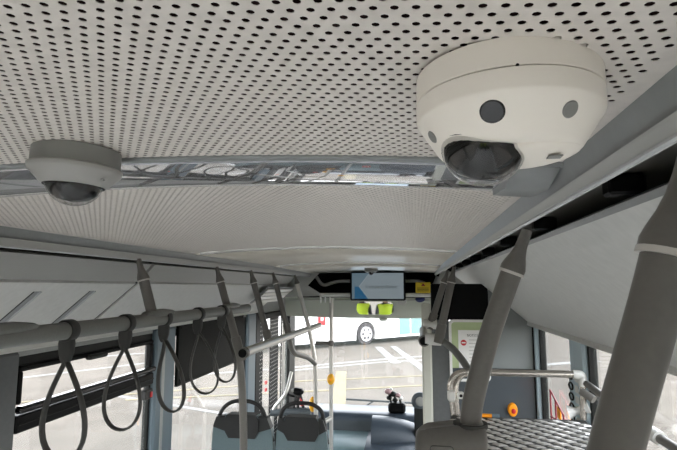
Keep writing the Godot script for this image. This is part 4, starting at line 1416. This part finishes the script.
func build_people():
	var torso := [[Vector3(0, 0.98, 0), Vector3(0, 1.12, 0), 0.150, 0.145, 1.35], [Vector3(0, 1.12, 0), Vector3(0, 1.36, 0), 0.145, 0.165, 1.35], [Vector3(-0.15, 1.41, 0), Vector3(0.15, 1.41, 0), 0.065, 0.065, 1.1]]
	var body := torso.duplicate()
	body.append([Vector3(0, 1.42, 0.0), Vector3(0, 1.53, -0.01), 0.058, 0.055, 1.0])
	body.append([Vector3(0, 1.58, -0.012), Vector3(0, 1.66, 0.0), 0.070, 0.085, 0.9])
	body.append([Vector3(0, 1.61, -0.085), Vector3(0, 1.585, -0.10), 0.010, 0.014, 1.0])
	for sx in [-1, 1]:
		body.append([Vector3(sx * 0.195, 1.40, 0), Vector3(sx * 0.245, 1.13, 0.02), 0.056, 0.045, 1.0])
		body.append([Vector3(sx * 0.245, 1.13, 0.02), Vector3(sx * 0.23, 0.88, -0.10), 0.043, 0.032, 1.0])
		body.append([Vector3(sx * 0.23, 0.88, -0.10), Vector3(sx * 0.225, 0.80, -0.13), 0.034, 0.026, 1.3])
		body.append([Vector3(sx * 0.09, 0.95, 0), Vector3(sx * 0.105, 0.50, 0), 0.092, 0.062, 1.0])
		body.append([Vector3(sx * 0.105, 0.50, 0), Vector3(sx * 0.11, 0.09, 0.02), 0.060, 0.042, 1.0])
		body.append([Vector3(sx * 0.11, 0.045, 0.05), Vector3(sx * 0.12, 0.04, -0.13), 0.042, 0.036, 1.0])
		body.append([Vector3(sx * 0.083, 1.62, 0.0), Vector3(sx * 0.087, 1.645, 0.005), 0.013, 0.014, 1.6])
	var lo := Vector3(-0.36, -0.02, -0.24)
	var hi := Vector3(0.36, 1.80, 0.20)
	var meshes := [["body", nets(body, lo, hi, 0.024, 0.035, 0.0, 0.0, 1.80), M.cloth],
		["vest", nets(torso, Vector3(-0.28, 0.86, -0.22), Vector3(0.28, 1.52, 0.22), 0.020, 0.04, 0.016, 0.90, 1.475), M.hivis],
		["reflective_band", nets(torso, Vector3(-0.28, 1.06, -0.22), Vector3(0.28, 1.20, 0.22), 0.014, 0.04, 0.021, 1.09, 1.15), M.palefit],
		["head_skin", nets(body.slice(3, 6), Vector3(-0.12, 1.44, -0.16), Vector3(0.12, 1.78, 0.16), 0.012, 0.035, 0.003, 1.47, 1.70), M.skin],
		["hair", nets([[Vector3(0, 1.655, 0.02), Vector3(0, 1.68, 0.01), 0.090, 0.088, 0.92]], Vector3(-0.12, 1.55, -0.14), Vector3(0.12, 1.80, 0.16), 0.014, 0.02, 0.004, 1.64, 1.8), M.rubber]]
	for q in [[-0.22, 3.1, "person in yellow high visibility vest behind the lens, aisle right, seen in the mirror"], [-0.86, 3.4, "person in yellow high visibility vest behind the lens, aisle left, seen in the mirror"]]:
		var o := thing("person", q[2], "person", Vector3(q[0], 0.0, q[1]), "people seen in the mirror")
		for m in meshes:
			var mi := part(o, m[0], m[1], m[2])
			mi.position = Vector3.ZERO

# ------------------------------------------------------------------ outside
func stripe(called: String, pts: Array, w: float, m: Material, label: String):
	var g := G.new()
	lift += 0.0008
	for i in pts.size() - 1:
		var a := Vector3(pts[i].x, -0.346 + lift, pts[i].y)
		var b := Vector3(pts[i + 1].x, -0.346 + lift, pts[i + 1].y)
		var d := (b - a).normalized()
		var n := Vector3(-d.z, 0, d.x) * w * 0.5
		g.begin()
		var lo := Vector3(0, -0.005 - lift, 0)
		var A := [a - n, a + n, b + n, b - n]
		g.quad(A[0], A[1], A[2], A[3])
		g.quad(A[0] + lo, A[3] + lo, A[2] + lo, A[1] + lo)
		for k in 4: g.quad(A[k], A[k] + lo, A[(k + 1) % 4] + lo, A[(k + 1) % 4])
		g.finish()
	single(called, g, m, label, "road marking", "painted lines in the yard")

func build_outside():
	var g := G.new()
	addb(g, -90, 90, -0.55, -0.35, -90, 60)
	single("ground", g, M.asphalt, "warm grey asphalt yard outside the bus", "ground", "", "structure")
	var L := "white painted line "
	stripe("white_line", [Vector2(-14.0, -13.9), Vector2(-9.6, -18.5)], 0.22, M.paintwhite, L + "high in the hopper window")
	stripe("white_line", [Vector2(-12.0, -10.6), Vector2(-8.2, -16.5)], 0.18, M.paintwhite, L + "lower in the hopper window")
	stripe("white_line", [Vector2(-9.0, -7.6), Vector2(-6.2, -13.6)], 0.14, M.paintwhite, L + "behind the nearest strap")
	stripe("white_line", [Vector2(-6.8, -11.0), Vector2(-2.3, -9.2)], 0.14, M.paintwhite, L + "below the far straps")
	stripe("white_line", [Vector2(-7.4, -13.0), Vector2(-4.2, -15.2), Vector2(-0.4, -18.3), Vector2(2.0, -19.6)], 0.22, M.paintwhite, L + "crossing under the parked white coach")
	stripe("white_line", [Vector2(-3.6, -15.0), Vector2(-1.2, -17.0), Vector2(0.6, -17.9)], 0.16, M.paintwhite, L + "across the middle of the windscreen view")
	stripe("white_line", [Vector2(-1.55, -21.3), Vector2(-0.65, -16.9)], 0.30, M.paintwhite, L + "leading to the coach wheel, left of two")
	stripe("white_line", [Vector2(-0.95, -21.6), Vector2(0.45, -14.6)], 0.26, M.paintwhite, L + "leading towards the pale post, right of two")
	stripe("white_line", [Vector2(3.6, -17.0), Vector2(6.0, -18.4)], 0.35, M.paintwhite, L + "beyond the right window beside the partition")
	stripe("yellow_line", [Vector2(-9.5, -9.4), Vector2(-2.9, -13.4), Vector2(1.0, -15.0)], 0.12, M.paintyellow, "pale yellow line running across the yard, farther of two")
	stripe("yellow_line", [Vector2(-6.3, -10.6), Vector2(-3.0, -11.9), Vector2(1.0, -13.6)], 0.12, M.paintyellow, "pale yellow line running across the yard, nearer of two")
	stripe("yellow_bar", [Vector2(-1.60, -10.6), Vector2(-2.17, -15.0)], 0.30, M.paintyellow, "broad pale yellow bar in front of the windscreen")
	# white coach
	var A := Vector3(-6.05, -0.35, -18.2)
	var dir := Vector3(4.0, 0, -3.9).normalized()
	var nrm := Vector3(-dir.z, 0, dir.x)   # towards the bus
	var b := Basis(dir, Vector3.UP, nrm)
	var c := thing("coach", "long white coach parked across the yard ahead of the windscreen", "coach", A)
	var at := func(u: float, y: float, w: float) -> Vector3: return A + dir * u + Vector3.UP * y + nrm * w
	g = G.new()
	# body side as polygon with wheel arch
	var wu := 5.5
	var poly := [Vector2(0.0, 0.22)]
	poly.append(Vector2(wu - 0.54, 0.22))
	for k in 11:
		var a := PI - PI * k / 10.0
		poly.append(Vector2(wu + 0.54 * cos(a), 0.45 + 0.54 * sin(a)))
	poly.append(Vector2(wu + 0.54, 0.22)); poly.append(Vector2(12.0, 0.24)); poly.append(Vector2(12.0, 3.1)); poly.append(Vector2(0.0, 3.1))
	g.prism(poly, A, dir, Vector3.UP, -nrm * 2.5)
	part(c, "body", g, M.coach)
	g = G.new()
	g.lathe([Vector2(0, 0.0), Vector2(0.30, 0.0), Vector2(0.32, 0.02), Vector2(0.45, 0.02), Vector2(0.46, -0.03), Vector2(0.46, -0.28), Vector2(0, -0.28)], Transform3D(Basis(dir, nrm, dir.cross(nrm)), at.call(wu, 0.46, -0.04)), 32)
	var ty := part(c, "tyre", g, M.tyre)
	g = G.new()
	g.lathe([Vector2(0, -0.02), Vector2(0.10, 0.06), Vector2(0.14, 0.03), Vector2(0.27, 0.0), Vector2(0.315, 0.03), Vector2(0.315, 0.0), Vector2(0, 0.0)], Transform3D(Basis(dir, nrm, dir.cross(nrm)), at.call(wu, 0.46, 0.0)), 28)
	part(ty, "rim", g, M.wheel)
	for k in 6:
		g = G.new()
		g.ball(at.call(wu + 0.19 * cos(TAU * k / 6), 0.46 + 0.19 * sin(TAU * k / 6), 0.02), Vector3(0.05, 0.05, 0.03), 8, 6)
		part(ty, "hand_hole", g, M.tyre)
	g = G.new()
	g.cbox(at.call(3.2, 1.15, 0.01), Vector3(0.36, 0.46, 0.02), 0.0, b)
	var pl := part(c, "red_plate", g, M.red)
	g = G.new()
	g.cbox(at.call(3.2, 1.17, 0.025), Vector3(0.12, 0.12, 0.01), 0.0, b)
	part(pl, "white_mark", g, M.white)
	for k in 2:
		g = G.new()
		g.cbox(at.call(7.75 + k * 0.72, 1.15, 0.01), Vector3(0.64, 1.65, 0.02), 0.0, b)
		part(c, "aqua_pane", g, M.aqua)
	for k in 6:
		g = G.new()
		g.cbox(at.call(1.1 + k * 1.9, 2.55, 0.005), Vector3(1.75, 0.8, 0.02), 0.0, b)
		part(c, "side_window", g, M.aqua)
	g = G.new()
	g.cbox(at.call(6.0, 0.20, -1.25), Vector3(11.6, 0.14, 2.0), 0.0, b)
	part(c, "underframe", g, M.dark)

# ------------------------------------------------------------------ scene
func _ready():
	var cam := Camera3D.new()
	cam.name = "camera"
	cam.position = Vector3(0, E, 0)
	cam.rotation = Vector3(deg_to_rad(7.0), deg_to_rad(8.55), 0)
	cam.fov = rad_to_deg(2.0 * atan(225.0 / 505.0))
	cam.near = 0.02
	cam.far = 300.0
	add_child(cam)
	cam.current = true
	var env := Environment.new()
	env.background_mode = Environment.BG_SKY
	var sky := Sky.new()
	var ps := ProceduralSkyMaterial.new()
	ps.sky_top_color = Color(0.93, 0.96, 1.0)
	ps.sky_horizon_color = Color(1.0, 0.99, 0.97)
	ps.ground_horizon_color = Color(0.6, 0.58, 0.55)
	ps.ground_bottom_color = Color(0.5, 0.48, 0.46)
	ps.sun_angle_max = 0.0
	ps.energy_multiplier = 4.0
	sky.sky_material = ps
	env.sky = sky
	env.tonemap_mode = Environment.TONE_MAPPER_LINEAR
	env.tonemap_exposure = 2.1
	env.ambient_light_source = Environment.AMBIENT_SOURCE_DISABLED
	env.sdfgi_enabled = true
	env.ssao_enabled = true
	env.ssil_enabled = true
	var we := WorldEnvironment.new()
	we.name = "world_environment"
	we.environment = env
	add_child(we)
	make_materials()
	build_ceiling()
	build_shell()
	build_coves()
	build_front()
	build_outside()
	build_door_and_cab()
	build_cameras()
	build_poles()
	build_furniture()
	build_people()
